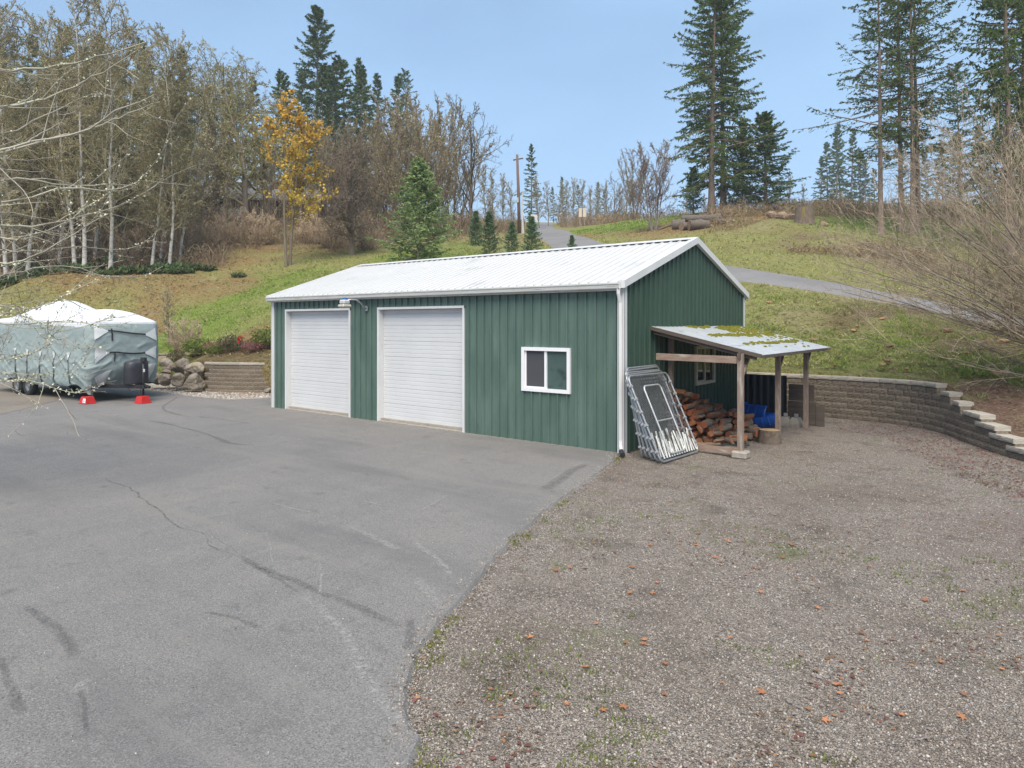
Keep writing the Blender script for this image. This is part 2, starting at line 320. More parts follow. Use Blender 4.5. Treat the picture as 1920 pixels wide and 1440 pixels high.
def build_hill():
    e = resample(EDGE, .30); keep = [0]
    for i in range(1, len(e)):
        if np.linalg.norm(e[i, :2] - e[keep[-1], :2]) > (.12 if abs(e[i, 0]) < 30 else 1.): keep.append(i)
    e = e[keep]; O = np.array([-3., -16.]); dirs = nm(e[:, :2] - O); base = np.linalg.norm(e[:, :2] - O, axis=1)
    ts = [0.]; st = .16
    while ts[-1] < 480: ts.append(ts[-1] + st); st = min(st * 1.028, 40)
    ts = np.array(ts); XY = O + dirs[:, None] * (base[:, None] + ts[None])[..., None]; X, Y = XY[..., 0], XY[..., 1]
    Z = hh(X, Y); k = np.exp(-ts / .8)[None]; Z = Z * (1 - k) + e[:, 2:3] * k
    X = np.hstack([X[:, :1], X]); Y = np.hstack([Y[:, :1], Y]); Z = np.hstack([np.full((len(Z), 1), -.3), Z])      # the bank goes down to the yard
    n, m = X.shape; V = np.stack([X, Y, Z], -1).reshape(-1, 3); i = np.arange(n - 1)[:, None] * m + np.arange(m - 1)[None]
    F = np.stack([i, i + 1, i + m + 1, i + m], -1).reshape(-1, 4)[:, ::-1]
    o = link('hill', mesh_data('hill', V, F, hill_mat(), cover(V[:, 0], V[:, 1]), True)); tag(o, kind='structure'); print('hill', len(F))
build_hill()

# ------------------------------------------------------------------ yard: gravel, asphalt, concrete pad, gravel strip
def ground_mat(name, layers, rough=.9, bump=.02, bsc=30., vor=None, spec=.3):
    """layers: (texture scale, from, to, colour, amount, xyz stretch); the first colour is the base"""
    m = bpy.data.materials.new(name); m.use_nodes = True; t = m.node_tree; L = t.links; bs = t.nodes['Principled BSDF']; bs.inputs['Roughness'].default_value = rough; bs.inputs['Specular IOR Level'].default_value = spec
    g = t.nodes.new('ShaderNodeNewGeometry'); out = None; height = None
    if vor:
        for k, (vs, cols) in enumerate(vor):
            v = t.nodes.new('ShaderNodeTexVoronoi'); v.inputs['Scale'].default_value = vs; L.new(g.outputs['Position'], v.inputs['Vector'])
            sp = t.nodes.new('ShaderNodeSeparateColor'); L.new(v.outputs['Color'], sp.inputs[0]); cr = t.nodes.new('ShaderNodeValToRGB'); cr.color_ramp.interpolation = 'LINEAR'
            el = cr.color_ramp.elements
            for q, (pos, c) in enumerate(cols):
                e_ = el[q] if q < 2 else el.new(pos); e_.position = pos; e_.color = (*c, 1)
            L.new(sp.outputs[0], cr.inputs[0])
            dk = t.nodes.new('ShaderNodeMapRange'); dk.inputs['From Min'].default_value = 0; dk.inputs['From Max'].default_value = .75; dk.inputs['To Min'].default_value = 1.0; dk.inputs['To Max'].default_value = 0; L.new(v.outputs['Distance'], dk.inputs['Value'])
            if out is None: out = cr.outputs[0]; height = dk.outputs[0]
            else:
                nn = t.nodes.new('ShaderNodeTexNoise'); nn.inputs['Scale'].default_value = 2.2; nn.inputs['Detail'].default_value = 6; L.new(g.outputs['Position'], nn.inputs['Vector'])
                r = t.nodes.new('ShaderNodeMapRange'); r.inputs['From Min'].default_value = .42; r.inputs['From Max'].default_value = .6; L.new(nn.outputs['Fac'], r.inputs['Value'])
                x = t.nodes.new('ShaderNodeMix'); x.data_type = 'RGBA'; L.new(r.outputs[0], x.inputs['Factor']); L.new(out, x.inputs[6]); L.new(cr.outputs[0], x.inputs[7]); out = x.outputs[2]
    for ly in layers:
        sc_, lo, hi, col, mx_ = ly[:5]; st = ly[5] if len(ly) > 5 else (1, 1, 1)
        if out is None:
            rgb = t.nodes.new('ShaderNodeRGB'); rgb.outputs[0].default_value = (*col, 1); out = rgb.outputs[0]; continue
        mp = t.nodes.new('ShaderNodeMapping'); mp.inputs['Scale'].default_value = st; L.new(g.outputs['Position'], mp.inputs['Vector'])
        if len(ly) > 6: mp.inputs['Rotation'].default_value = (0, 0, ly[6])
        n = t.nodes.new('ShaderNodeTexNoise'); n.inputs['Scale'].default_value = sc_; n.inputs['Detail'].default_value = 6; n.inputs['Roughness'].default_value = .62; L.new(mp.outputs[0], n.inputs['Vector'])
        r = t.nodes.new('ShaderNodeMapRange'); r.inputs['From Min'].default_value = lo; r.inputs['From Max'].default_value = hi; r.inputs['To Max'].default_value = mx_; L.new(n.outputs['Fac'], r.inputs['Value'])
        x = t.nodes.new('ShaderNodeMix'); x.data_type = 'RGBA'; L.new(r.outputs[0], x.inputs['Factor']); L.new(out, x.inputs[6]); x.inputs[7].default_value = (*col, 1); out = x.outputs[2]
    L.new(out, bs.inputs['Base Color'])
    n = t.nodes.new('ShaderNodeTexNoise'); n.inputs['Scale'].default_value = bsc; n.inputs['Detail'].default_value = 6; L.new(g.outputs['Position'], n.inputs['Vector'])
    b = t.nodes.new('ShaderNodeBump'); b.inputs['Distance'].default_value = bump; L.new(n.outputs['Fac'], b.inputs['Height'])
    if height is not None:
        b2 = t.nodes.new('ShaderNodeBump'); b2.inputs['Distance'].default_value = .014; L.new(height, b2.inputs['Height']); L.new(b.outputs[0], b2.inputs['Normal']); b = b2
    L.new(b.outputs[0], bs.inputs['Normal'])
    return m
GR = [(0., (.08, .064, .052)), (1., (.47, .425, .375)), (.3, (.172, .143, .12)), (.62, (.25, .214, .183)), (.86, (.32, .276, .23))]
m_gravel = ground_mat('gravel', [(.35, .52, .68, (.13, .10, .075), .5), (1.3, .54, .68, (.085, .068, .055), .6), (.9, .60, .70, (.13, .15, .05), .6), (4., .55, .7, (.10, .075, .055), .5), (.22, .56, .70, (.17, .115, .105), .45)], rough=.92, bump=.03, bsc=9.,
   vor=[(70., GR), (115., GR)])
V = []; S = 540.
o = link('yard_ground', mesh_data('yard_ground', [(-S, -S, -.012), (S, -S, -.012), (S, 9, -.012), (-S, 9, -.012)], [(0, 1, 2, 3)], m_gravel)); tag(o, kind='structure')

m_asphalt = ground_mat('asphalt', [(1, 0, 1, (.166, .157, .150), 1), (.16, .42, .62, (.20, .183, .166), .8), (.5, .5, .68, (.138, .134, .133), .65), (1.7, .45, .68, (.215, .20, .185), .6, (1, .25, 1), .6), (60., .46, .62, (.30, .29, .28), .65), (85., .52, .64, (.06, .06, .064), .8), (22., .54, .68, (.11, .108, .108), .5), (.9, .62, .70, (.22, .205, .185), .55), (5., .62, .76, (.20, .195, .19), .5), (.42, .50, .66, (.115, .112, .112), .55, (.35, 1.6, 1), .55), (.8, .56, .68, (.21, .195, .178), .5, (.2, 2.2, 1), -.5), (2.6, .60, .70, (.10, .097, .096), .5)], rough=.86, bump=.006, bsc=90.)
def sheet(name, poly, z, mat, thick=.05, parent=None, wob=0., step=.25, seed=1, slope=0.):
    """a slab with a slightly ragged edge"""
    P = np.array(poly, float); out = []
    for i in range(len(P)):
        a, b = P[i], P[(i+1) % len(P)]; n = max(1, int(np.linalg.norm(b - a) / step)) if wob else 1
        for t_ in np.arange(n) / n: out.append(a + (b - a) * t_)
    P = np.array(out)
    if wob: P = P + wob * np.stack([fbm(P[:, 0] / .22, P[:, 1] / .22, seed=seed), fbm(P[:, 0] / .22, P[:, 1] / .22, seed=seed + 5)], -1)
    n = len(P); T = nm(np.roll(P, -1, 0) - np.roll(P, 1, 0)); sg = np.sign(np.sum(P[:, 0]*np.roll(P[:, 1], -1) - P[:, 1]*np.roll(P[:, 0], -1))); N = np.stack([T[:, 1], -T[:, 0]], -1)*sg; V = np.vstack([np.c_[P, np.full(n, z)], np.c_[P + N*slope, np.full(n, z - thick)]])
    F = [tuple(range(n))] + [(i, i + n, (i+1) % n + n, (i+1) % n) for i in range(n)]
    return link(name, mesh_data(name, V, F, mat), parent)
def edge_curve(pts, step=.25): return [tuple(p[:2]) for p in resample([(*p[:2], 0) for p in pts], step)]
right_edge = edge_curve([G(1152, 852), G(1143, 872), G(1100, 902), G(1000, 975), G(930, 1040), G(878, 1101), G(822, 1160), G(792, 1210), G(771, 1260), G(759, 1300), G(757, 1360), G(766, 1440), (4.1, -10.2), (4.4, -12.5), (4.0, -16)])
back_edge = edge_curve([(-12.3, 3.2), (-13.4, 2.2), G(508, 747), G(440, 750), G(372, 745), G(300, 736), G(220, 726), (-27, -.4), (-34, -4), (-42, -10)], .5)
drive_poly = [(.12, .05)] + [tuple(p) for p in right_edge] + [(0, -26), (-42, -26)] + [tuple(p) for p in back_edge][::-1] + [(-12.3, .05)]
drive = sheet('driveway', drive_poly, .020, m_asphalt, .05, wob=.07, step=.08, slope=.045); tag(drive, kind='structure')
m_pad = ground_mat('old_concrete', [(1, 0, 1, (.20, .175, .145), 1), (.5, .45, .65, (.155, .135, .115), .8), (8., .5, .7, (.24, .22, .19), .5), (60., .5, .7, (.13, .12, .11), .5)], rough=.9, bump=.006, bsc=60.)
pad = sheet('concrete_pad', [G(-150, 802)[:2], G(0, 779)[:2], G(70, 762)[:2], G(128, 746)[:2], (-19.7, -1.2), (-32, -3.2), (-32, -8.5)], .027, m_pad, .04); tag(pad, kind='structure')
m_pale = ground_mat('pale_gravel', [(3., .55, .7, (.20, .16, .12), .5), (1.2, .58, .7, (.14, .11, .085), .5)], vor=[(30., [(0., (.12, .11, .10)), (1., (.62, .58, .52)), (.4, (.33, .30, .26)), (.75, (.45, .41, .36))])], bump=.04, bsc=10.)
strip = sheet('gravel_border', [(-12.0, 4.0), (-13.4, 1.9), G(508, 750)[:2], G(440, 753)[:2], G(372, 748)[:2], G(300, 739)[:2], G(215, 728)[:2], (-26, 2.5), (-20.3, 2.0), (-18.4, 1.5), (-15.6, 2.9), (-13, 6)], .014, m_pale, .03); tag(strip, kind='structure')

# sealed cracks, tyre scuffs and the open crack on the asphalt
def strip_mat(name, col, lo, hi, sc_=9., rough=.85):
    m = bpy.data.materials.new(name); m.use_nodes = True; t = m.node_tree; L = t.links; bs = t.nodes['Principled BSDF']; bs.inputs['Base Color'].default_value = (*col, 1); bs.inputs['Roughness'].default_value = rough
    g = t.nodes.new('ShaderNodeNewGeometry'); n = t.nodes.new('ShaderNodeTexNoise'); n.inputs['Scale'].default_value = sc_; n.inputs['Detail'].default_value = 7; n.inputs['Roughness'].default_value = .7; L.new(g.outputs['Position'], n.inputs['Vector'])
    a = t.nodes.new('ShaderNodeAttribute'); a.attribute_name = 'Col'; sep = t.nodes.new('ShaderNodeSeparateColor'); L.new(a.outputs['Color'], sep.inputs[0])
    ad = t.nodes.new('ShaderNodeMath'); ad.operation = 'MULTIPLY'; r = t.nodes.new('ShaderNodeMapRange'); r.inputs['From Min'].default_value = lo; r.inputs['From Max'].default_value = hi; L.new(n.outputs['Fac'], r.inputs['Value'])
    L.new(r.outputs[0], ad.inputs[0]); L.new(sep.outputs[0], ad.inputs[1]); L.new(ad.outputs[0], bs.inputs['Alpha']); return m
m_seal = strip_mat('crack_sealant', (.112, .108, .106), .34, .95, 26.); m_scuff = strip_mat('tyre_scuff', (.42, .405, .385), .43, .76, 22.); m_crack = strip_mat('open_crack', (.085, .08, .075), .35, .85, 6.)
def smear(name, pts, width, mat, z, wav=.03, seed=0):
    P = resample([(*G(*p)[:2], 0) for p in pts], .06)[:, :2]; n = len(P); T = nm(np.gradient(P, axis=0)); N = np.stack([-T[:, 1], T[:, 0]], -1)
    u = np.linspace(0, 1, n); P = P + N * (wav * fbm(u * n / 8., u * 0, seed=seed))[:, None]; wd = width * (.75 + .6 * fbm(u * n / 14., u * 0 + 7, seed=seed + 3)) ; V = []; C = []
    for k, s_ in enumerate((-1, -.55, 0, .55, 1)):
        V.append(np.c_[P + N * (wd * s_ / 2)[:, None], np.full(n, z)]); a = (0, .8, 1, .8, 0)[k] * np.minimum(1, np.minimum(u, 1-u) * 9); C.append(np.stack([a, a, a], -1))
    V = np.stack(V, 1).reshape(-1, 3); C = np.stack(C, 1).reshape(-1, 3); i = np.arange(n-1)[:, None] * 5 + np.arange(4)[None]; F = np.stack([i, i+1, i+6, i+5], -1).reshape(-1, 4)
    return link(name, mesh_data(name, V, F, mat, C), drive)
for i, (pts, wd) in enumerate([([(455, 1040), (470, 1060), (520, 1082), (590, 1108), (640, 1132), (700, 1158), (755, 1182)], .13), ([(470, 1065), (520, 1092), (560, 1116)], .07), ([(770, 1165), (776, 1195), (768, 1225)], .09), ([(38, 1140), (85, 1165), (112, 1190), (128, 1218), (138, 1240)], .12),
    ([(385, 1150), (430, 1163), (485, 1185)], .055), ([(0, 1235), (25, 1290), (42, 1345)], .08), ([(150, 1290), (165, 1330), (175, 1380)], .05), ([(1105, 872), (1075, 884), (1050, 900), (1022, 922)], .20), ([(1160, 838), (1110, 832), (1070, 832), (1030, 838)], .05),
    ([(278, 790), (330, 800), (385, 815), (430, 832), (480, 838)], .16), ([(335, 745), (305, 765), (330, 778), (360, 783)], .12), ([(368, 782), (420, 788), (470, 797)], .10)]): smear('crack_sealant', pts, wd * 1.25, m_seal, .0242, .05, i * 11)
for i, (pts, wd) in enumerate([([(560, 1120), (600, 1150), (640, 1192), (680, 1250), (710, 1300), (745, 1352), (770, 1400)], .16), ([(650, 990), (700, 1010), (750, 1035)], .16), ([(780, 1085), (810, 1120), (832, 1150)], .14), ([(690, 945), (740, 955)], .08), ([(505, 945), (585, 965)], .09), ([(770, 1010), (850, 1085)], .12), ([(130, 1310), (168, 1275)], .12),
    ([(500, 1000), (515, 1065)], .06), ([(605, 1060), (600, 1130)], .05), ([(790, 960), (830, 935)], .06)]): smear('tyre_scuff', pts, wd, m_scuff, .0250, .05, 200 + i * 7)
smear('open_crack', [(190, 895), (245, 922), (300, 955), (325, 980), (370, 1005), (400, 1025), (440, 1050)], .035, m_crack, .0236, .09, 77); smear('open_crack', [(350, 993), (395, 1010), (455, 1042)], .02, m_crack, .0233, .07, 78)

# the lane climbing the hill behind
def build_lane():
    n = len(RC); T = nm(np.gradient(RC, axis=0)); N = np.stack([-T[:, 1], T[:, 0]], -1); V = []
    offs = np.linspace(-1.7, 1.7, 9); rg = fbm(np.arange(n) / 3., np.zeros(n), seed=4) * .3
    for o_ in offs:
        q = RC + N * (o_ + rg * (abs(o_) > 1.6))[:, None]; V.append(np.c_[q, smooth_h(q[:, 0], q[:, 1]) + (.05 if abs(o_) < 1.6 else .0)])
    V = np.stack(V, 1).reshape(-1, 3); i = np.arange(n-1)[:, None] * 9 + np.arange(8)[None]; F = np.stack([i, i+1, i+10, i+9], -1).reshape(-1, 4)
    m = ground_mat('lane_asphalt', [(1, 0, 1, (.19, .185, .185), 1), (.4, .45, .65, (.15, .145, .145), .8), (2., .55, .7, (.22, .20, .18), .6), (40., .5, .7, (.26, .25, .24), .5)], rough=.9, bump=.01)
    tag(link('lane', mesh_data('lane', V, F, m, None, True)), kind='structure')
build_lane()

# ------------------------------------------------------------------ the garage
L_, W_, H_, RZ = 12.05, 6.98, 3.264, 4.587      # length, depth, wall height, ridge
OV = .13; EZ = 3.39; SL = (RZ - EZ) / (W_ / 2 + OV)   # eave overhang, eave height, roof slope
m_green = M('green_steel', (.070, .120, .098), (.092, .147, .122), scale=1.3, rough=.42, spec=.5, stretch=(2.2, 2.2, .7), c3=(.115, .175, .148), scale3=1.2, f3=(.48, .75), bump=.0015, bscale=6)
m_green2 = M('green_steel_dark', (.034, .070, .051), (.047, .087, .065), scale=1.3, rough=.45, stretch=(2.2, 2.2, .7), bump=.0015, bscale=6)  # darker green, for the gable panels on the lean-to side
m_white = M('white_trim', (.68, .685, .69), (.60, .605, .60), scale=2.2, rough=.45, c3=(.42, .41, .36), scale3=3.5, f3=(.66, .78), stretch=(1, 1, .6))
m_white_clean = M('white_door', (.62, .625, .635), (.565, .57, .58), scale=.8, rough=.42, bump=.002, bscale=3)
m_dirty = M('door_grime', (.62, .60, .55), (.16, .12, .08), scale=14., rough=.8, stretch=(.5, 1, 2))
m_roof = M('white_roof_steel', (.58, .58, .58), (.545, .545, .54), scale=1.2, rough=.38, c3=(.44, .44, .42), scale3=.9, f3=(.6, .8))
m_gutter = M('gutter_white', (.62, .63, .61), (.50, .50, .46), scale=5., rough=.5, stretch=(.4, 1, 6), c3=(.30, .29, .24), scale3=7, f3=(.6, .75))
m_black = M('black_plastic', (.02, .02, .022), (.035, .035, .038), scale=6, rough=.55)
m_conc = M('concrete', (.36, .33, .29), (.26, .235, .20), scale=7, rough=.9, bump=.01, bscale=40)
def glass(name, col, rough=.06):
    m = M(name, col, tuple(c * .8 for c in col), scale=1.5, rough=rough, spec=.5); return m
garage = thing('garage', 'long green metal-clad garage with white roof and two white roll-up doors', 'garage')
RIB = .2286
def profile(u):
    """depth of the ribbed sheet at distance u along the wall"""
    t_ = np.mod(u + RIB / 2, RIB) - RIB / 2; a = np.abs(t_); d = np.clip((.024 - a) / .008, 0, 1) * .034
    for c in (.075, -.075): d = np.maximum(d, np.clip((.012 - np.abs(t_ - c)) / .007, 0, 1) * .0045)
    return d
def breaks(u0, u1):
    b = {u0, u1}; k0 = int(u0 / RIB) - 1
    for k in range(k0, int(u1 / RIB) + 2):
        for o_ in (-.024, -.016, .016, .024, .063, .07, .08, .087, -.063, -.07, -.08, -.087):
            x = k * RIB + o_
            if u0 < x < u1: b.add(x)
    return sorted(b)
def ribbed_sheet(u0, u1, z0, ztop, holes, place):
    b = set(breaks(u0, u1))
    for h in holes:
        for x in h[:2]:
            if u0 < x < u1: b.add(x)
    b = sorted(b); mb = MB()
    for a, c in zip(b[:-1], b[1:]):
        if c - a < 1e-6: continue
        mid = (a + c) / 2; spans = [(z0, None)]
        for h in holes:
            if h[0] < mid < h[1]:
                spans = [(z0, h[2]), (h[3], None)] if h[2] > z0 + 1e-3 else [(h[3], None)]
        for s0, s1 in spans:
            da, dc = float(profile(np.array(a))), float(profile(np.array(c)))
            mb.add([place(a, da, s0), place(c, dc, s0), place(c, dc, ztop(c) if s1 is None else s1), place(a, da, ztop(a) if s1 is None else s1)], [(0, 1, 2, 3)])
    return mb
D1 = (-11.344, -8.342, 0., 2.992); D2 = (-7.214, -4.182, 0., 2.992); WN = (-2.456, -1.235, 1.131, 2.048); GW = (3.559, 4.719, 1.118, 2.019)
PW = RIB * 4
def panels(u0, u1, holes, ztop, place, mat=None):
    k = 0; a = u0
    while a < u1 - .01:
        b = min(a + PW, u1); o = ribbed_sheet(a, b, .0, ztop, holes, place).build('wall_panel', mat or m_green, garage); a = b
# u runs from the left end; the walls stand on the slab
panels(.0, L_, [(h[0] + L_, h[1] + L_, h[2], h[3]) for h in (D1, D2, WN)], lambda u: H_ + .1, lambda u, d, z: (u - L_, -d, z + .02))
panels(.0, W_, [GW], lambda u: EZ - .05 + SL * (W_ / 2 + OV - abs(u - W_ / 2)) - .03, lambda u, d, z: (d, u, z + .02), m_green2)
panels(.0, L_, [], lambda u: H_ + .1, lambda u, d, z: (-u, W_ + d, z + .02))
panels(.0, W_, [], lambda u: EZ - .05 + SL * (W_ / 2 + OV - abs(u - W_ / 2)) - .03, lambda u, d, z: (-L_ - d, W_ - u, z + .02))
MB().box((-L_ + .02, .05, -.1), (-.02, W_ - .05, .10)).build('floor_slab', m_conc, garage)
# rows of screws beside the ribs
mb = MB(); k = 1
while k * RIB < L_ - .05:
    u = k * RIB + .045
    for z in (.22, .95, 1.68, 2.42, 3.12):
        x = u - L_
        if not any(h[0] - .08 < x < h[1] + .08 and h[2] - .08 < z < h[3] + .08 for h in (D1, D2, WN)): mb.box((x - .006, -.007, z - .006), (x + .006, -.001, z + .006))
    k += 1
k = 1
while k * RIB < W_ - .05:
    for z in (.22, .95, 1.68, 2.42, 3.12):
        y = k * RIB + .045
        if not (GW[0] - .08 < y < GW[1] + .08 and GW[2] - .08 < z < GW[3] + .08): mb.box((.001, y - .006, z - .006), (.007, y + .006, z + .006))
    k += 1
tag(mb.build('screws', M('screw_head', (.035, .06, .05), scale=5, rough=.5), garage), kind='stuff')
# near-black box behind the windows, interior darkness put into its colour
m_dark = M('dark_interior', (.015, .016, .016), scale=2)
MB().box((-3.2, .25, .2), (-.3, 5.6, 2.6)).build('dark_box', m_dark, garage)
# roof: sheets of four ribs on each slope, ridge cap, rakes, gutters
def roof_place(side):
    def f(u, d, s):          # s: distance from the eave up the slope in plan
        y = -OV + s if side == 0 else W_ + OV - s
        return (u - L_ - .10 if side == 0 else u - L_ - .10, y, EZ + SL * s + d * .95)
    return f
RL = L_ + .20; half = W_ / 2 + OV
for side in (0, 1):
    pl = roof_place(side); a = 0.
    while a < RL - .01:
        b = min(a + PW, RL); mb = MB(); bb = breaks(a, b)
        for p, q in zip(bb[:-1], bb[1:]):
            dp, dq = float(profile(np.array(p))), float(profile(np.array(q)))
            mb.add([pl(p, dp, 0), pl(q, dq, 0), pl(q, dq, half), pl(p, dp, half)], [(0, 1, 2, 3) if side == 0 else (3, 2, 1, 0)])
            mb.add([pl(p, dp, 0), pl(q, dq, 0), pl(q, dq - .012 - dq, 0), pl(p, -.012, 0)], [(3, 2, 1, 0)])
        mb.build('roof_panel', m_roof, garage); a = b
mb = MB()
for s_ in (-1, 1): mb.add([(-L_ - .1, W_/2, RZ + .055), (.1, W_/2, RZ + .055), (.1, W_/2 + s_ * .17, RZ + .045 - .17 * SL), (-L_ - .1, W_/2 + s_ * .17, RZ + .045 - .17 * SL)], [(0, 1, 2, 3)])
for s_ in (-1, 1): mb.add([(.1, W_/2, RZ + .055), (.1, W_/2, RZ + .02), (.1, W_/2 + s_*.17, RZ + .012 - .17*SL), (.1, W_/2 + s_*.17, RZ + .045 - .17*SL)], [(0, 1, 2, 3)])
mb.build('ridge_cap', m_roof, garage)
for xs in (1, -1):
    x0, x1 = (.03, .115) if xs > 0 else (-L_ - .115, -L_ - .03)
    for side in (0, 1):
        mb = MB(); y0 = -OV - .02 if side == 0 else W_ + OV + .02; V = []
        for x in (x0, x1):
            for (y, z) in ((y0, EZ + .035), (W_/2, RZ + .05), (W_/2, RZ - .10), (y0, EZ - .115)): V.append((x, y, z))
        mb.add(V, [(0,1,2,3), (7,6,5,4), (0,4,5,1), (3,2,6,7), (0,3,7,4), (1,5,6,2)]); mb.build('rake_trim', m_white, garage)
for side in (0, 1):
    y = -OV if side == 0 else W_ + OV; s_ = -1 if side == 0 else 1; mb = MB()
    prof = [(0, EZ - .012), (.02, EZ - .012), (.02, EZ - .10), (.06, EZ - .12), (.09, EZ - .10), (.105, EZ - .03), (.115, EZ - .022), (.115, EZ - .012), (.125, EZ - .012), (.125, EZ - .035), (.11, EZ - .05), (.10, EZ - .115), (.08, EZ - .135), (0, EZ - .135)]
    V = [(x, y + s_ * (a - .02), z) for x in (-L_ - .02, .02) for a, z in prof]; n = len(prof)
    mb.add(V, [(i, (i+1) % n, (i+1) % n + n, i + n) for i in range(n)] + [tuple(range(n)), tuple(range(n, 2*n))]); mb.build('gutter', m_gutter, garage)
    MB().box((-L_ - .02, min(y + .0, y + .12) if side == 0 else y - .12, EZ - .16), (.02, max(y, y + .12) if side == 0 else y, EZ - .137)).build('soffit', m_white, garage)
# corner trim
for (cx, cy, sx, sy) in ((0, 0, 1, -1), (-L_, 0, -1, -1), (0, W_, 1, 1), (-L_, W_, -1, 1)):
    mb = MB(); t_ = .032
    xa, xb = sorted((cx - sx * .11, cx + sx * t_)); ya, yb = sorted((cy, cy + sy * t_)); mb.box((xa, ya, .02), (xb, yb, H_ + .05))
    xa, xb = sorted((cx, cx + sx * t_)); ya, yb = sorted((cy - sy * .11, cy - sy * .0005)); mb.box((xa, ya, .02), (xb, yb, H_ + .05)); mb.build('corner_trim', m_white, garage)
# downspout at the near corner, with its elbow and black extension
mb = MB(); mb.tube([(-.02, -.17, EZ - .12), (-.02, -.16, EZ - .22), (-.02, -.095, EZ - .40), (-.02, -.09, 2.2), (-.02, -.09, .28), (.0, -.11, .17), (.07, -.20, .08)], .042, 4); ds = mb.build('downspout', m_white, garage)
MB().tube([(.06, -.185, .09), (.16, -.31, .045)], .052, 8).build('black_outlet', m_black, ds)
# roll-up doors
def roll_door(h):
    x0, x1, z0, z1 = h; dr = bpy.data.objects.new('garage_door', None); COL.objects.link(dr); dr.parent = garage
    mb = MB(); fw_ = .075
    for (a, b) in ((x0 - .01, x0 + fw_ - .03), (x1 - fw_ + .03, x1 + .01)): mb.box((a, -.035, .0), (b, .20, z1 + .012))
    mb.box((x0 - .01, -.037, z1 - .045), (x1 + .01, .20, z1 + .014)); mb.build('door_frame', m_white, dr)
    n = 7; zt = z1 - .05; zb = .085; sh = (zt - zb) / n; xa, xb = x0 + fw_ - .03, x1 - fw_ + .03
    for k in range(n):
        V, F = [], []; zz = zb + k * sh; prof = []
        for r_ in range(4):
            b0 = zz + r_ * sh / 4; e = sh / 4; prof += [(.156, b0 + .003), (.148, b0 + .010), (.148, b0 + e - .009), (.156, b0 + e - .001)]
        for (y, z) in prof: V += [(xa, y, z), (xb, y, z)]
        F = [(2*i, 2*i+1, 2*i+3, 2*i+2) for i in range(len(prof) - 1)]; MB().add(V, F).build('door_section', m_white_clean, dr)
    MB().box((xa, .14, .045), (xb, .19, zb + .004)).build('bottom_bar', m_dirty, dr); MB().box((xa, .145, .03), (xb, .185, .0446)).build('rubber_seal', m_black, dr)
    MB().box((xa + .001, -.05, -.02), (xb - .001, .22, .0405)).build('threshold', m_conc, dr)
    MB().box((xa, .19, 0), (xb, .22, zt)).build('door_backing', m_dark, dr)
    return dr
roll_door(D1); roll_door(D2)
# front window: vinyl slider, dark screen on its first half, greenish reflection painted into the other pane
m_vinyl = M('white_vinyl', (.78, .78, .80), (.74, .74, .76), scale=3, rough=.35)
m_screen = M('insect_screen', (.045, .047, .055), (.065, .067, .075), scale=260, rough=.7)
m_pane = M('pane_green_reflection', (.050, .088, .082), (.075, .115, .11), scale=1.8, rough=.12, c3=(.03, .055, .055), scale3=3, f3=(.55, .7))
def slider(h, place, parent, left_mat, right_mat):
    u0, u1, z0, z1 = h; f = .055
    def bx(name, a, b, d0, d1, za, zb, mat, par):
        V = [place(u, d, z) for u in (a, b) for d in (d0, d1) for z in (za, zb)]; return MB().add(V, [(0,1,3,2), (4,6,7,5), (0,4,5,1), (2,3,7,6), (0,2,6,4), (1,5,7,3)]).build(name, mat, par)
    wn = bpy.data.objects.new('window', None); COL.objects.link(wn); wn.parent = parent; m_ = (u0 + u1) / 2
    for (a, b, c, d) in ((u0 - .02, u0 + f, z0 - .02, z1 + .02), (u1 - f, u1 + .02, z0 - .02, z1 + .02)): bx('frame', a, b, -.045, .06, c, d, m_vinyl, wn)
    bx('frame', u0 + f, u1 - f, -.045, .06, z0 - .02, z0 + f, m_vinyl, wn); bx('frame', u0 + f, u1 - f, -.045, .06, z1 - f, z1 + .02, m_vinyl, wn)
    bx('sash', m_ - .03, m_ + .03, -.02, .04, z0 + f, z1 - f, m_vinyl, wn)
    bx('sash', u0 + f, u0 + f + .035, -.008, .04, z0 + f, z1 - f, m_vinyl, wn); bx('sash', u0 + f + .035, m_ - .03, -.008, .04, z0 + f, z0 + f + .03, m_vinyl, wn)
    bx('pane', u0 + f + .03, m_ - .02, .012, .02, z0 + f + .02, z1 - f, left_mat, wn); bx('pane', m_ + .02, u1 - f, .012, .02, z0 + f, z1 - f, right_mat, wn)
    return wn
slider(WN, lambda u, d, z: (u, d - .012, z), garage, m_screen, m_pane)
m_pane2 = M('dark_glass', (.02, .026, .022), (.03, .036, .03), scale=2, rough=.05, spec=.6)
m_vin2 = M('almond_vinyl', (.55, .52, .44), (.48, .45, .38), scale=3, rough=.45)
_v = m_vinyl; m_vinyl = m_vin2; slider(GW, lambda u, d, z: (-d + .012, u, z), garage, m_pane2, m_pane2); m_vinyl = _v
# grey meter box on the far end wall
mb = MB(); mb.box((-L_ - .21, .30, 1.25), (-L_ - .04, .62, 1.75), bev=.015); mb.build('meter_box', M('grey_box', (.24, .27, .28), scale=4, rough=.5), garage)
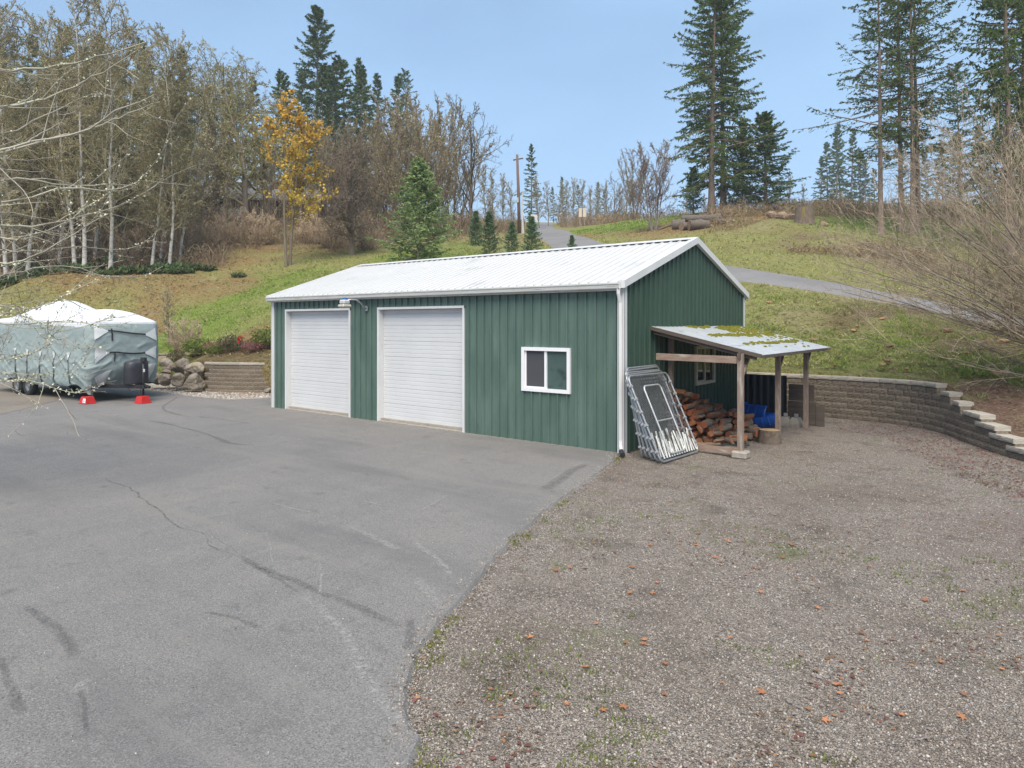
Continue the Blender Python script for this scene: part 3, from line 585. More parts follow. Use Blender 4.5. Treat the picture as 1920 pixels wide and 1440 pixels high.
# barn lamp on a curved arm above the doors
lamp = thing('wall_lamp', 'silver barn lamp on a curved arm between the two garage doors', 'lamp', (-7.64, -.03, 2.98))
m_galv = M('galvanised', (.42, .43, .44), (.33, .34, .35), scale=9, rough=.42, metal=.7)
MB().box((-.05, -.03, -.07), (.05, .0, .07), bev=.012).build('wall_plate', m_galv, lamp)
MB().tube([(0, -.02, 0), (0, -.10, .02), (0, -.20, .14), (-.03, -.32, .22), (-.08, -.46, .23), (-.13, -.58, .20)], .022, 8).build('arm', m_galv, lamp, True)
mb = MB(); mb.box((-.25, -.72, .10), (-.05, -.50, .22), bev=.03); hd = mb.build('lamp_head', M('lamp_grey', (.50, .51, .52), scale=8, rough=.5), lamp)
MB().box((-.27, -.75, .02), (-.03, -.47, .0985), bev=.025).build('lens', M('lamp_lens', (.55, .53, .46), (.4, .37, .3), scale=12, rough=.25), lamp)
MB().lathe([(.055, 0), (.055, .05), (.045, .06), (.0, .062)], 12, M=mat4((-.15, -.61, .2205))).build('blue_sensor', M('blue_plastic_cap', (.03, .16, .45), scale=5, rough=.4), lamp)

# ------------------------------------------------------------------ lean-to
rng = np.random.default_rng(7)
m_post = M('weathered_post', (.20, .145, .115), (.30, .235, .19), scale=5, rough=.85, stretch=(4, 4, .7), bump=.004, bscale=22, c3=(.40, .37, .33), scale3=2.5, f3=(.58, .75))
m_beam = M('weathered_beam', (.23, .15, .115), (.33, .25, .20), scale=5, rough=.85, stretch=(.7, 4, 4), bump=.004, bscale=22, c3=(.42, .38, .34), scale3=3, f3=(.55, .72))
m_oldwood = M('dark_old_board', (.075, .058, .047), (.12, .095, .078), scale=3, rough=.9, stretch=(.5, 3, 4), bump=.004, bscale=16)
m_sheet = M('grey_roof_sheet', (.42, .44, .46), (.34, .36, .38), scale=2.2, rough=.5, metal=.15, c3=(.22, .22, .21), scale3=6, f3=(.62, .75), bump=.002, bscale=10)
m_moss = M('moss', (.105, .115, .016), (.20, .185, .03), scale=14, rough=1, spec=.1, bump=.02, bscale=60)
lt = thing('lean_to', 'open wooden lean-to with grey mossy sheet roof on the end of the garage', 'shed', (0, 0, 0))
for y in (1.1, 3.5, 5.8): MB().box((1.9, y - .05, .10 if y < 2 else -.02), (2.0, y + .05, 2.0)).build('post', m_post, lt)
for y in (2.0, 6.75): MB().box((.06, y - .05, -.02), (.15, y + .05, 2.42)).build('post', m_post, lt)
mb = MB(); mb.box((1.80, .96, -.02), (2.10, 1.24, .13), bev=.03); mb.build('concrete_footing', m_conc, lt)
MB().bar((.16, 1.16, 1.89), (1.9, 1.0, 1.88), .045, .135).build('cross_rail', m_beam, lt); MB().bar((.72, 1.20, .085), (1.9, 1.06, .11), .045, .12).build('bottom_rail', m_beam, lt)
MB().bar((1.95, 1.02, 1.96), (1.95, 6.6, 1.96), .045, .14).build('eave_beam', m_oldwood, lt); MB().box((.045, 1.45, 2.36), (.085, 6.9, 2.48)).build('ledger', m_oldwood, lt)
for y in (1.22, 2.4, 3.6, 4.8, 6.0, 6.55): MB().bar((.08, y, 2.41), (2.22, y, 1.925), .045, .10).build('rafter', m_oldwood, lt)
MB().bar((1.95, 1.12, 1.55), (1.95, 1.52, 1.92), .04, .09, (1, 0, 0)).build('brace', m_post, lt); MB().bar((1.95, 3.52, 1.6), (1.95, 3.85, 1.90), .04, .09, (1, 0, 0)).build('brace', m_post, lt)
MB().bar((1.95, 5.82, 1.6), (1.95, 6.15, 1.90), .04, .09, (1, 0, 0)).build('brace', m_post, lt)
def shed_roof_z(x): return 2.505 - (x / 2.33) * .53
cols = [1.17, 2.95, 4.75, 6.62]; rows = [(-.01, .92, .012), (.86, 1.66, .006), (1.60, 2.33, .0)]
for a, b in zip(cols[:-1], cols[1:]):
    for x0, x1, lift in rows:
        ys = np.arange(a, b + .031, .0195); V = []; sag = rng.normal(0, .004)
        for x in (x0, (x0+x1)/2, x1):
            for y in ys: V.append((x, min(y, b + .03), shed_roof_z(x) + lift + .006 * math.sin(y * 2 * math.pi / .078) + sag + .006 * vnoise(x * 2, y * 2)))
        n = len(ys); F = [(j*n + i, j*n + i + 1, (j+1)*n + i + 1, (j+1)*n + i)[::-1] for j in range(2) for i in range(n-1)]
        MB().add(V, F).build('roof_sheet', m_sheet, lt)
MB().bar((-.0, 1.16, 2.49), (2.33, 1.16, 1.955), .03, .075).build('roof_edge', m_oldwood, lt); MB().bar((2.325, 1.16, 1.945), (2.325, 6.64, 1.945), .02, .06).build('roof_edge', m_oldwood, lt)
# moss cushions along the upper edge and the laps
bl = []; pts = []
for x, s_, n, y0, y1 in ((.10, .08, 110, 2.5, 6.5), (.30, .12, 260, 2.9, 6.5), (.60, .14, 240, 3.6, 6.5), (.90, .05, 190, 2.2, 6.5), (1.0, .06, 60, 4.2, 6.5), (1.25, .12, 60, 4.4, 6.5), (1.63, .03, 80, 1.9, 6.3), (1.7, .05, 16, 4.5, 6.4), (2.0, .15, 12, 2, 6.4)):
    for _ in range(n):
        y = rng.uniform(y0, y1); x_ = x + rng.normal(0, s_)
        if vnoise(x_ * 2.0, y * 1.5, 3.3) > -.25 and .02 < x_ < 2.3: pts.append((x_, y, rng.uniform(.03, .085)))
mb = MB()
for x, y, r_ in pts:
    k = 7; r_ *= rng.choice([.35, .6, 1.], p=[.35, .35, .3]); V = [(x, y, shed_roof_z(x) + .012 + r_ * .55)]; 
    for rr, zz in ((.6, .36), (1., -.06)):
        for i in range(k): a = 2*math.pi*i/k + rr; q = r_ * rr * rng.uniform(.75, 1.25); V.append((x + q*math.cos(a)*.9, y + q*math.sin(a)*1.3, shed_roof_z(x + q*math.cos(a)) + .012 + r_*zz))
    F = [(0, 1+i, 1+(i+1) % k) for i in range(k)] + [(1+i, 1+k+i, 1+k+(i+1) % k, 1+(i+1) % k) for i in range(k)]; mb.add(V, F)
mo = mb.build('moss', m_moss, lt, True); tag(mo, kind='stuff')
# back: dark ribbed sheet and old boards
MB().add(*(lambda: (lambda b: ([(x, 6.42 - (.02 if i % 4 in (1, 2) else 0), z) for i, x in enumerate(b) for z in (.02, 1.22)], [(2*i, 2*i+2, 2*i+3, 2*i+1) for i in range(len(b)-1)]))(np.arange(.2, 1.36, .045)))()).build('ribbed_back_sheet', M('navy_sheet', (.012, .018, .026), (.02, .028, .036), scale=4, rough=.5), lt)
MB().box((1.40, 6.30, .60), (2.02, 6.325, 1.02)).build('back_board', m_oldwood, lt); MB().box((1.38, 6.30, .0), (2.06, 6.33, .59)).build('back_board', m_oldwood, lt); MB().box((2.075, 6.28, -.01), (2.26, 6.315, .50)).build('back_board', m_oldwood, lt)

# ------------------------------------------------------------------ things under the lean-to
m_bark = M('log_bark', (.11, .078, .056), (.21, .165, .125), scale=9, rough=.9, bump=.012, bscale=20, objrand=.25)
m_split = M('split_wood', (.21, .078, .036), (.29, .125, .058), scale=6, rough=.85, stretch=(5, .6, 5), bump=.004, bscale=20, objrand=.35)
m_split2 = M('red_split_wood', (.20, .05, .022), (.27, .09, .038), scale=6, rough=.85, stretch=(5, .6, 5), bump=.004, bscale=20, objrand=.35)
def log_mesh(kind, seed):
    r_ = np.random.default_rng(seed); mb = MB(); Lg = .40
    if kind == 'round': prof = [(math.cos(a) * (1 + r_.uniform(-.08, .08)), math.sin(a) * (1 + r_.uniform(-.08, .08))) for a in np.arange(10) * math.pi / 5]
    elif kind == 'half': prof = [(math.cos(a), math.sin(a)) for a in np.linspace(0, math.pi, 7)] + [(-.4, -.12), (.3, -.16)]
    else: prof = [(0, -.55), (.75, .25)] + [(math.cos(a) * .9, math.sin(a) * .95) for a in np.linspace(.6, 2.5, 5)] + [(-.72, .2)]
    n = len(prof); V = []
    for y, s_ in ((-Lg/2, 1), (0, 1.05), (Lg/2, .97)):
        for (a, b) in prof: V.append((a * .078 * s_ + r_.uniform(-.006, .006), y + r_.uniform(-.012, .012), b * .078 * s_ + r_.uniform(-.006, .006)))
    F = [(j*n+i, j*n+(i+1) % n, (j+1)*n+(i+1) % n, (j+1)*n+i)[::-1] for j in range(2) for i in range(n)] + [tuple(range(n)), tuple(range(2*n, 3*n))[::-1]]
    me = mb.add(V, F).data('firewood_log', m_split if seed % 3 else m_split2); me.materials.append(m_bark)
    bark = {'round': range(n), 'half': range(6), 'wedge': range(2, 6)}[kind]; bark = set(bark)
    for j in range(2):
        for i in range(n):
            if i in bark: me.polygons[j*n+i].material_index = 1
    return me
LOGS = [log_mesh(k, s_) for s_, k in enumerate(('wedge', 'half', 'wedge', 'round', 'wedge', 'half', 'wedge', 'wedge'))]
firewood = []
def put_log(x, y, z, rz=0., ry=0., s_=1., rx=0.):
    o = link('firewood_log', LOGS[rng.integers(len(LOGS))], None, (x, y, z), (rx, ry, rz)); o.scale = (s_, s_ * rng.uniform(.9, 1.1), s_); firewood.append(o); return o
for row, (y, xa, xb, h0, h1) in enumerate(((2.22, .16, 1.12, 1.06, .34), (2.66, .2, 1.20, .92, .42), (3.12, .22, 1.30, .74, .52), (3.58, .25, 1.36, .60, .46))):
    z = .07; lay = 0
    while z < h0:
        x = xa + (lay % 2) * .06
        while x < xb:
            if z < h0 + (h1 - h0) * (x - xa) / (xb - xa) + rng.uniform(-.05, .05):
                put_log(x, y + rng.uniform(-.07, .07), z + rng.uniform(-.01, .012), rng.uniform(-.22, .22), rng.uniform(0, 6.28), rng.uniform(.8, 1.2), rng.uniform(-.08, .08))
            x += rng.uniform(.115, .15)
        z += .118; lay += 1
for _ in range(22): put_log(rng.uniform(.75, 1.5), rng.uniform(1.9, 3.6), rng.uniform(.06, .16), rng.uniform(0, 3.1), rng.uniform(0, 6.28), rng.uniform(.8, 1.1))
for k in range(7): put_log(.22 + .02 * k, 2.0 + .30 * k, 1.10 - .085 * k, 1.35 + rng.uniform(-.3, .3), rng.uniform(0, 6.28), 1.15)
for i, o in enumerate(firewood): tag(o, 'split firewood log in the jumbled pile under the lean-to', 'log', 'split logs in the firewood pile')
# chopping block
def stump(name, r_, h, label, cat, loc, seed=0, mat_side=None, n=22, flare=.12):
    t_ = thing(name, label, cat, loc); a = np.arange(n) * 2 * math.pi / n; q = 1 + .10 * vnoise(np.cos(a) * 1.6, np.sin(a) * 1.6, seed + .5) + .04 * vnoise(np.cos(a) * 5, np.sin(a) * 5, seed + .9); V = []
    for f_, z in ((1 + flare * 1.6, -.04), (1 + flare, h * .15), (1.02, h * .5), (1., h * .95), (.97, h)): V += [(r_*f_*math.cos(t)*k, r_*f_*math.sin(t)*k, z) for t, k in zip(a, q)]
    F = [(j*n+i, j*n+(i+1) % n, (j+1)*n+(i+1) % n, (j+1)*n+i) for j in range(4) for i in range(n)]
    MB().add(V, F).build('bark', mat_side or m_bark, t_, True)
    V = [(0, 0, h + .004)] + [(r_*f_*math.cos(t)*k, r_*f_*math.sin(t)*k, h + .002) for f_ in (.5, .975) for t, k in zip(a, q)]
    MB().add(V, [(0, 1+i, 1+(i+1) % n) for i in range(n)] + [(1+i, 1+n+i, 1+n+(i+1) % n, 1+(i+1) % n) for i in range(n)]).build('cut_face', M('cut_wood', (.46, .33, .20), (.34, .23, .13), scale=22, rough=.9), t_); return t_
stump('chopping_block', .215, .27, 'round chopping block with pale cut top beside the middle lean-to post', 'stump', (1.87, 3.15, 0), 3)
# blue barrel cut open
m_blue = M('blue_barrel_plastic', (.008, .075, .36), (.012, .10, .44), scale=3, rough=.38)
def shell(prof, a0, a1, n=20, th=.008):
    k = n + 1; V = []
    for inner in (0, 1):
        for (r_, z) in prof:
            for i in range(k): a = a0 + (a1 - a0) * i / n; q = r_ - inner * th; V.append((q*math.cos(a), q*math.sin(a), z))
    m_ = len(prof); F = []
    for inn in (0, 1):
        o_ = inn * m_ * k
        for j in range(m_-1):
            for i in range(n): f = (o_+j*k+i, o_+j*k+i+1, o_+(j+1)*k+i+1, o_+(j+1)*k+i); F.append(f if not inn else f[::-1])
    o2 = m_ * k
    for j in range(m_-1): F += [(j*k, (j+1)*k, o2+(j+1)*k, o2+j*k), (j*k+n, o2+j*k+n, o2+(j+1)*k+n, (j+1)*k+n)]
    for i in range(n): F += [(i, o2+i, o2+i+1, i+1), ((m_-1)*k+i, (m_-1)*k+i+1, o2+(m_-1)*k+i+1, o2+(m_-1)*k+i)]
    return V, F
bar = thing('blue_barrel', 'bright blue plastic barrel cut open and lying under the lean-to', 'barrel', (.98, 5.35, .0), R(-12))
PROF = [(.27, -.36), (.285, -.34), (.285, -.12), (.297, -.10), (.285, -.08), (.285, .08), (.297, .10), (.285, .12), (.285, .34), (.27, .36)]
mm = mat4((-.12, .05, .30), 0, R(90), 0); V, F = shell(PROF, R(-150), R(95)); MB().add(np.array(V) @ mm[:3, :3].T + mm[:3, 3], F).build('upper_shell', m_blue, bar, False)
mm = mat4((.26, -.18, .29), R(0), R(78), R(20)); V, F = shell([(p[0] * .98, p[1] * .75) for p in PROF], R(-95), R(95)); MB().add(np.array(V) @ mm[:3, :3].T + mm[:3, 3], F).build('cut_scoop', m_blue, bar, False)
mm = mat4((-.12, .05, .30), 0, R(90), 0); MB().lathe([(.0, -.355), (.275, -.355)], 20, M=mm).build('barrel_end', m_blue, bar)
# pier blocks with brackets
m_brk = M('steel_bracket', (.55, .56, .57), scale=8, rough=.4, metal=.5)
for i, (x, lab) in enumerate(((1.40, 'grey concrete pier block nearer the blue barrel, with white bracket on top'), (1.66, 'grey concrete pier block in front of the old boards, with white bracket'))):
    t_ = thing('pier_block', lab, 'concrete block', (x, 6.02, 0), R(8 - 15*i), 'pier blocks at the back of the lean-to'); mb = MB()
    mb.add([(sx*a, sy*a, z) for a, z in ((.135, -.02), (.135, .06), (.085, .21)) for sx, sy in ((-1,-1), (1,-1), (1,1), (-1,1))], [(j*4+k, j*4+(k+1) % 4, (j+1)*4+(k+1) % 4, (j+1)*4+k) for j in (0, 1) for k in range(4)] + [(8, 9, 10, 11)]); mb.build('block', m_conc, t_)
    MB().box((-.045, -.04, .2105), (.045, .04, .30), bev=.012).build('bracket', m_brk, t_)
# scrap on the ground inside
m_pipe = M('dark_green_pipe', (.02, .035, .028), scale=5, rough=.45); m_plank = M('scrap_plank', (.33, .24, .16), (.25, .18, .12), scale=4, rough=.85, stretch=(1, 5, 5))
for a, b, rr, lab in (((1.0, 1.55, .05), (1.75, 2.2, .06), .022, 'dark green pipe lying closest to the bottom rail of the lean-to'), ((1.25, 1.40, .075), (1.7, 2.3, .05), .02, 'dark thin pipe crossing another on the ground in the lean-to'), ((1.55, 1.3, .05), (1.6, 2.4, .09), .018, 'dark pipe nearest the front lean-to post, pointing inward')):
    tag(MB().tube([a, b], rr, 8).build('pipe', m_pipe), lab, 'pipe', 'pipes on the ground in the lean-to')
for a, b, wd, lab in (((.85, 1.45, .03), (1.6, 1.75, .045), .12, 'pale scrap plank lying inside the bottom rail of the lean-to'), ((.75, 1.62, .06), (1.2, 2.0, .06), .10, 'short scrap plank against the foot of the firewood pile'), ((1.5, 3.55, .03), (1.75, 3.25, .03), .12, 'small grey plank lying behind the chopping block')):
    tag(MB().bar(a, b, wd, .03).build('plank', m_plank), lab, 'plank', 'scrap planks in the lean-to')
def rock_mesh(seed, sub=2, flat=.75, mat=None, amp=.35, facet=True, cuts=7, deep=(.62, .9)):
    import bmesh
    bm = bmesh.new(); bmesh.ops.create_icosphere(bm, subdivisions=sub, radius=1); V = np.array([v.co[:] for v in bm.verts]); F = [[v.index for v in f.verts] for f in bm.faces]; bm.free()
    r_ = np.random.default_rng(seed); U = nm(V)
    for _ in range(cuts):                                   # knock flat faces off
        n = nm(r_.normal(size=3)); c = r_.uniform(*deep); dd = U @ n; U = np.where((dd > c)[:, None], U - n * (dd - c)[:, None], U)
    U = U * (1 + amp * .5 * vnoise(U[:, 0]*1.4 + seed, U[:, 1]*1.4, U[:, 2]*1.4)[:, None] + .04 * vnoise(U[:, 0]*5 + seed, U[:, 1]*5, U[:, 2]*5)[:, None])
    U[:, 2] *= flat; return mesh_data('rock', U, F, mat, None, not facet)
m_stone = M('mossy_stone', (.23, .20, .16), (.16, .135, .11), scale=2.2, rough=.9, bump=.05, bscale=6, c3=(.20, .17, .05), scale3=1.3, f3=(.58, .72))
o = link('rock', rock_mesh(5, 3, .5, m_stone, facet=False), None, (1.62, 1.42, .06), (0, 0, .3)); o.scale = (.22, .16, .14); tag(o, 'flat mossy stone on the ground behind the bottom rail of the lean-to', 'stone')

# ------------------------------------------------------------------ chain-link kennel panels leaning on the end wall
m_steel = M('panel_tube', (.36, .38, .40), (.28, .30, .31), scale=12, rough=.42, metal=.55, c3=(.26, .16, .09), scale3=4, f3=(.64, .75))
m_wire = M('chain_link_wire', (.34, .35, .37), (.25, .26, .28), scale=20, rough=.5, metal=.2); m_slat = M('white_slat', (.80, .80, .77), (.5, .5, .46), scale=8, rough=.6)
def rounded_rect(wd, ht, r_, n=6):
    P = []
    for cx, cy, a0 in ((wd-r_, r_, -90), (wd-r_, ht-r_, 0), (r_, ht-r_, 90), (r_, r_, 180)):
        for i in range(n+1): a = R(a0 + 90*i/n); P.append((cx + r_*math.cos(a), cy + r_*math.sin(a), 0))
    return P
def chain_wires(wd, ht, cell=.066):
    """zigzag wires, each its own strand, hooked to the next"""
    m_ = int(ht / (cell / 2)); n = int(wd / cell); P = np.zeros((n, m_, 3)); k = np.arange(m_)
    for i in range(n):
        P[i, :, 0] = (i + .25) * cell + np.where((k + 0) % 2 == 0, 0, cell * .98); P[i, :, 1] = k * cell / 2 + .01; P[i, :, 2] = np.where(k % 2 == 0, .003, -.003)
    P[..., 0] = np.clip(P[..., 0], .01, wd - .01); return tubes(P, np.full((n, m_), .0034), 3)
def kennel_panel(foot, yaw, lean, roll, wd, ht, label, gate=False, slats=0, seed=0):
    r_ = np.random.default_rng(seed); t_ = thing('chain_link_panel', label, 'fence panel', foot, 0, 'chain-link panels leaning on the garage end'); t_.rotation_mode = 'XYZ'
    from mathutils import Matrix, Euler
    # local: x along the width (world +Y), y up the panel, leaning towards -X
    B = Matrix(((0, 0, 1), (1, 0, 0), (0, 1, 0))); Rm = Euler((0, 0, yaw)).to_matrix() @ Euler((0, -lean, 0)).to_matrix() @ Euler((roll, 0, 0)).to_matrix() @ B; t_.rotation_euler = Rm.to_euler()
    MB().tube(rounded_rect(wd, ht, .11), .021, 8, closed=True).build('frame', m_steel, t_, True)
    V, F = chain_wires(wd - .04, ht - .03); V[:, 0] += .02; V[:, 1] += .015; link('chain_mesh', mesh_data('chain_mesh', V, F, m_wire), t_)
    mb = MB()
    for s_ in np.arange(.2, ht - .1, .26):
        for x in (.0, wd): mb.tube([(x - .012, s_, -.03), (x - .012, s_, .03)], .027, 6)
    tag(mb.build('clamps', m_brk, t_), kind='stuff')
    if gate:
        P = rounded_rect(wd * .42, ht * .80, .09); g_ = MB().tube([(p[0] + wd*.22, p[1] + .10, .045) for p in P], .019, 8, closed=True).build('gate_frame', m_brk, t_, True)
        MB().tube([(wd*.22, ht*.44, .045), (wd*.64, ht*.44, .045)], .016, 8).build('gate_rail', m_brk, g_)
    for k in range(slats):
        x = .07 + (wd - .14) * (k + .5) / slats; h = r_.uniform(.14, .50); a = r_.uniform(-.35, .10); MB().bar((x, .05, .014 + .02*gate), (x - h*math.sin(a), .05 + h, .014 + .02*gate), .045, .004, (0, 0, 1)).build('slat', m_slat, t_)
    return t_
kennel_panel((.50, -.16, .02), R(0), R(12), R(0), 1.42, 1.72, 'chain-link panel closest to the garage wall, behind the other leaning panels', seed=1)
kennel_panel((.62, -.22, .02), R(-1), R(15.5), R(.8), 1.42, 1.70, 'rust-topped chain-link panel second from the garage wall', seed=2)
kennel_panel((.76, -.30, .02), R(-1), R(19), R(-.6), 1.45, 1.70, 'third chain-link panel from the garage wall in the leaning stack', slats=4, seed=3)
kennel_panel((.90, -.38, .02), R(-2), R(22.5), R(.5), 1.48, 1.70, 'chain-link panel with many white slats, second from the front', slats=16, seed=4)
kennel_panel((1.02, -.44, .03), R(-3), R(25), R(-.4), 1.55, 1.70, 'front chain-link panel with a gate frame and white slats along its foot', True, 14, seed=5)

# ------------------------------------------------------------------ retaining walls of rough blocks
m_block = M('split_face_block', (.225, .185, .14), (.13, .105, .08), scale=14, rough=.95, bump=.035, bscale=24, objrand=.15, c3=(.30, .245, .18), scale3=2.2, f3=(.52, .7))
m_cap = M('pale_cap_stone', (.40, .365, .31), (.31, .28, .235), scale=6, rough=.92, bump=.015, bscale=24, objrand=.12)
def block_mesh(name, wd, ht, dp, seed, mat, rough=.009):
    nx, nz = 7, 4; r_ = np.random.default_rng(seed); V = []
    for j in range(nz):
        for i in range(nx):
            e = 0 if (i in (0, nx-1) or j in (0, nz-1)) else 1; V.append(((i/(nx-1) - .5) * wd, -(.004 + r_.uniform(0, rough) * 1.4) * e, j/(nz-1) * ht))
    F = [(j*nx+i, j*nx+i+1, (j+1)*nx+i+1, (j+1)*nx+i) for j in range(nz-1) for i in range(nx-1)]; n = len(V)
    V += [(-wd/2, dp, 0), (wd/2, dp, 0), (wd/2, dp, ht), (-wd/2, dp, ht)]; t = (nz-1)*nx
    F += [(n+3, n+2, n+1, n)] + [tuple([t + i for i in range(nx)] + [n+2, n+3])] + [tuple([i for i in range(nx)][::-1] + [n, n+1])] + [(0, nx, 2*nx, t, n+3, n), tuple([nx-1, n+1, n+2, t+nx-1, 3*nx-1, 2*nx-1])]
    return mesh_data(name, V, F, mat)
BW, BH = .40, .152
BLK = [block_mesh('block', BW - .004, BH - .003, .22, s_, m_block) for s_ in range(7)]; CAP = [block_mesh('cap_stone', BW - .004, .095, .30, 40 + s_, m_cap, .006) for s_ in range(4)]
def wall(name, label, path, heights, base=-.03):
    """courses of blocks along a path; heights(s): number of courses at distance s"""
    t_ = thing(name, label, 'wall', (0, 0, 0)); P = resample([(*p, 0) for p in path], .05)[:, :2]; ds_ = np.r_[0, np.cumsum(np.linalg.norm(np.diff(P, axis=0), axis=1))]; tot = ds_[-1]
    def pos(s): return np.array([np.interp(s, ds_, P[:, 0]), np.interp(s, ds_, P[:, 1])])
    for c in range(9):
        s = (c % 2) * BW / 2 + .0
        while s + BW <= tot + .01:
            n = heights(s + BW/2)
            if c < n:
                a, b = pos(s), pos(s + BW); ang = math.atan2(b[1]-a[1], b[0]-a[0]); mid = (a+b)/2 + np.array([-math.sin(ang), math.cos(ang)]) * (.012 * c)
                o = link('block', BLK[rng.integers(7)], t_, (mid[0], mid[1], base + c*BH), (0, 0, ang + rng.normal(0, .006)))
                if c == n - 1 or heights(s + BW/2) <= c + 1:
                    m2 = mid + np.array([-math.sin(ang), math.cos(ang)]) * -.03; link('cap_stone', CAP[rng.integers(4)], t_, (m2[0], m2[1], base + (c+1)*BH + .001), (0, 0, ang))
            s += BW
    return t_
RW = [(-2.4, 8.2), (.5, 8.2), (2.0, 8.18), (3.3, 8.0), (4.2, 7.55), (4.75, 6.85), (5.12, 6.05), (5.55, 5.2), (6.0, 4.4), (6.5, 3.75)]
RWL = np.sum(np.linalg.norm(np.diff(np.array(RW), axis=0), axis=1))
def rh(s):
    s0 = 7.35; return 7 if s < s0 else max(1, 7 - 1 - int((s - s0) / .62))
wall('retaining_wall', 'curved brown block retaining wall stepping down beside the gravel, behind the lean-to', RW, rh)
LW = [(-18.5, 1.22), (-17.65, 1.46), (-16.85, 1.89), (-15.95, 2.56), (-14.95, 3.5), (-13.9, 4.8)]
wall('retaining_wall', 'short brown block retaining wall between the boulders and the garage', LW, lambda s: 7)

# ------------------------------------------------------------------ boulders beside the short wall
m_bould = M('boulder', (.30, .26, .21), (.20, .165, .135), scale=1.6, rough=.9, bump=.10, bscale=3, c3=(.30, .26, .11), scale3=1.2, f3=(.56, .72), objrand=.25)
BO = [(315, 684, 26.6, .44, .36, 'tan boulder on the upper row nearest the covered trailer'), (343, 687, 26.3, .52, .40, 'big grey boulder in the middle of the upper row beside the wall'), (368, 690, 25.9, .40, .42, 'mossy yellow boulder at the end of the upper row against the wall'),
      (311, 709, 26.3, .40, .36, 'dark angular boulder on the ground below the tan one'), (334, 711, 25.9, .42, .40, 'brown rounded boulder in the middle of the bottom row'), (364, 717, 25.4, .48, .38, 'grey flat-faced boulder at the foot of the block wall end'),
      (352, 702, 25.9, .22, .22, 'small brown stone wedged between the large boulders'), (291, 711, 26.5, .36, .30, 'dark boulder half hidden behind the trailer tongue'), (313, 697, 26.4, .30, .13, 'thin tan slab lying between two boulder rows'), (503, 731, 25.0, .22, .12, 'flat tan stone at the foot of the wall beside the garage corner')]
for i, (px, py, d, rx, rz_, lab) in enumerate(BO):
    p = D(px, py, d); o = link('boulder', rock_mesh(60 + i, 4, 1., m_bould, .30, False, 16, (.55, .82)), None, p, (rng.uniform(-.2, .2), rng.uniform(-.2, .2), rng.uniform(0, 6))); o.scale = (rx * .9, rx * .8, rz_ * .9); tag(o, lab, 'boulder', 'boulders beside the block wall')

# ------------------------------------------------------------------ covered travel trailer
m_cov = M('grey_green_cover', (.295, .355, .35), (.25, .305, .30), scale=1.6, rough=.75, bump=.012, bscale=5, stretch=(1, 1, 1.3)); m_covtop = M('white_cover_top', (.66, .68, .71), (.58, .60, .63), scale=1.5, rough=.7, bump=.01, bscale=4)
m_patch = M('pale_patch', (.62, .64, .64), (.54, .56, .56), scale=4, rough=.75); m_strap = M('black_strap', (.018, .019, .022), scale=9, rough=.6); m_tyre = M('tyre_rubber', (.022, .022, .023), (.035, .035, .035), scale=12, rough=.85)
m_frame = M('trailer_steel', (.02, .021, .023), scale=7, rough=.5); m_red = M('red_plastic', (.55, .025, .02), (.46, .02, .016), scale=5, rough=.4)
tr = thing('covered_trailer', 'travel trailer under a grey-green fabric cover with white top', 'trailer', (-17.5, -3.12, .026), R(5.5))
TL, TW = 7.6, 2.42      # local: x from -TL (tail) to 0 (nose), y from 0 (near side) to TW
rs = np.random.default_rng(11)
def top_z(x):  return np.interp(x, [-7.6, -6.6, -5.6, -4.6, -3.8, -2.9, -2.2, -1.5, -.7, 0.], [2.78, 2.82, 3.06, 3.36, 3.38, 3.12, 2.98, 3.04, 3.02, 2.86])
def edge_z(x): return np.interp(x, [-7.6, -5, -3.4, -2.6, -1.2, 0.], [2.66, 2.68, 2.70, 2.64, 2.60, 2.60])
CR = .30                                   # corner radius in plan
def outline():
    P = [(-TL, 0.), (-CR, 0.)]; P += [(-CR + CR*math.sin(a), CR - CR*math.cos(a)) for a in np.linspace(0, math.pi/2, 9)[1:]]; P += [(0., TW - CR)]; P += [(-CR + CR*math.cos(a), TW - CR + CR*math.sin(a)) for a in np.linspace(0, math.pi/2, 9)[1:]]; P += [(-TL, TW), (-TL, 0.)]
    P = np.array(P); ds = np.r_[0, np.cumsum(np.linalg.norm(np.diff(P, axis=0), axis=1))]; return P, ds
OP, OD = outline(); S_FRONT = TL - CR + CR*math.pi/2
def plan(s): x, y = np.interp(s, OD, OP[:, 0]), np.interp(s, OD, OP[:, 1]); e = .02; dx = np.interp(s+e, OD, OP[:, 0]) - np.interp(s-e, OD, OP[:, 0]); dy = np.interp(s+e, OD, OP[:, 1]) - np.interp(s-e, OD, OP[:, 1]); l = np.maximum(np.hypot(dx, dy), 1e-6); return x, y, dy/l, -dx/l
def hem(s): return .48 + .05*np.sin(s*4.1) + .10*vnoise(s*1.6, 3.) - .24*np.exp(-((s - TL + .1)/.45)**2) + .12*np.exp(-((s - 2.7)/.7)**2) + .10*np.exp(-((s - S_FRONT - .9)/.5)**2)
def wrinkle(s, z):
    f = np.clip((2.75 - z)/1.7, .12, 1); q = .030*vnoise(s*1.0 + z*.8, z*.7, 1.) + .042*(1 - np.abs(vnoise(s*1.7 + z*1.9, z*2.1 - s*.9, 5.)))**5 + .022*(1 - np.abs(vnoise(s*3.1 - z*2.6, z*3.4 + s*1.6, 8.)))**5 + .006*vnoise(s*8 + z*5, z*9, 3.); return q*f
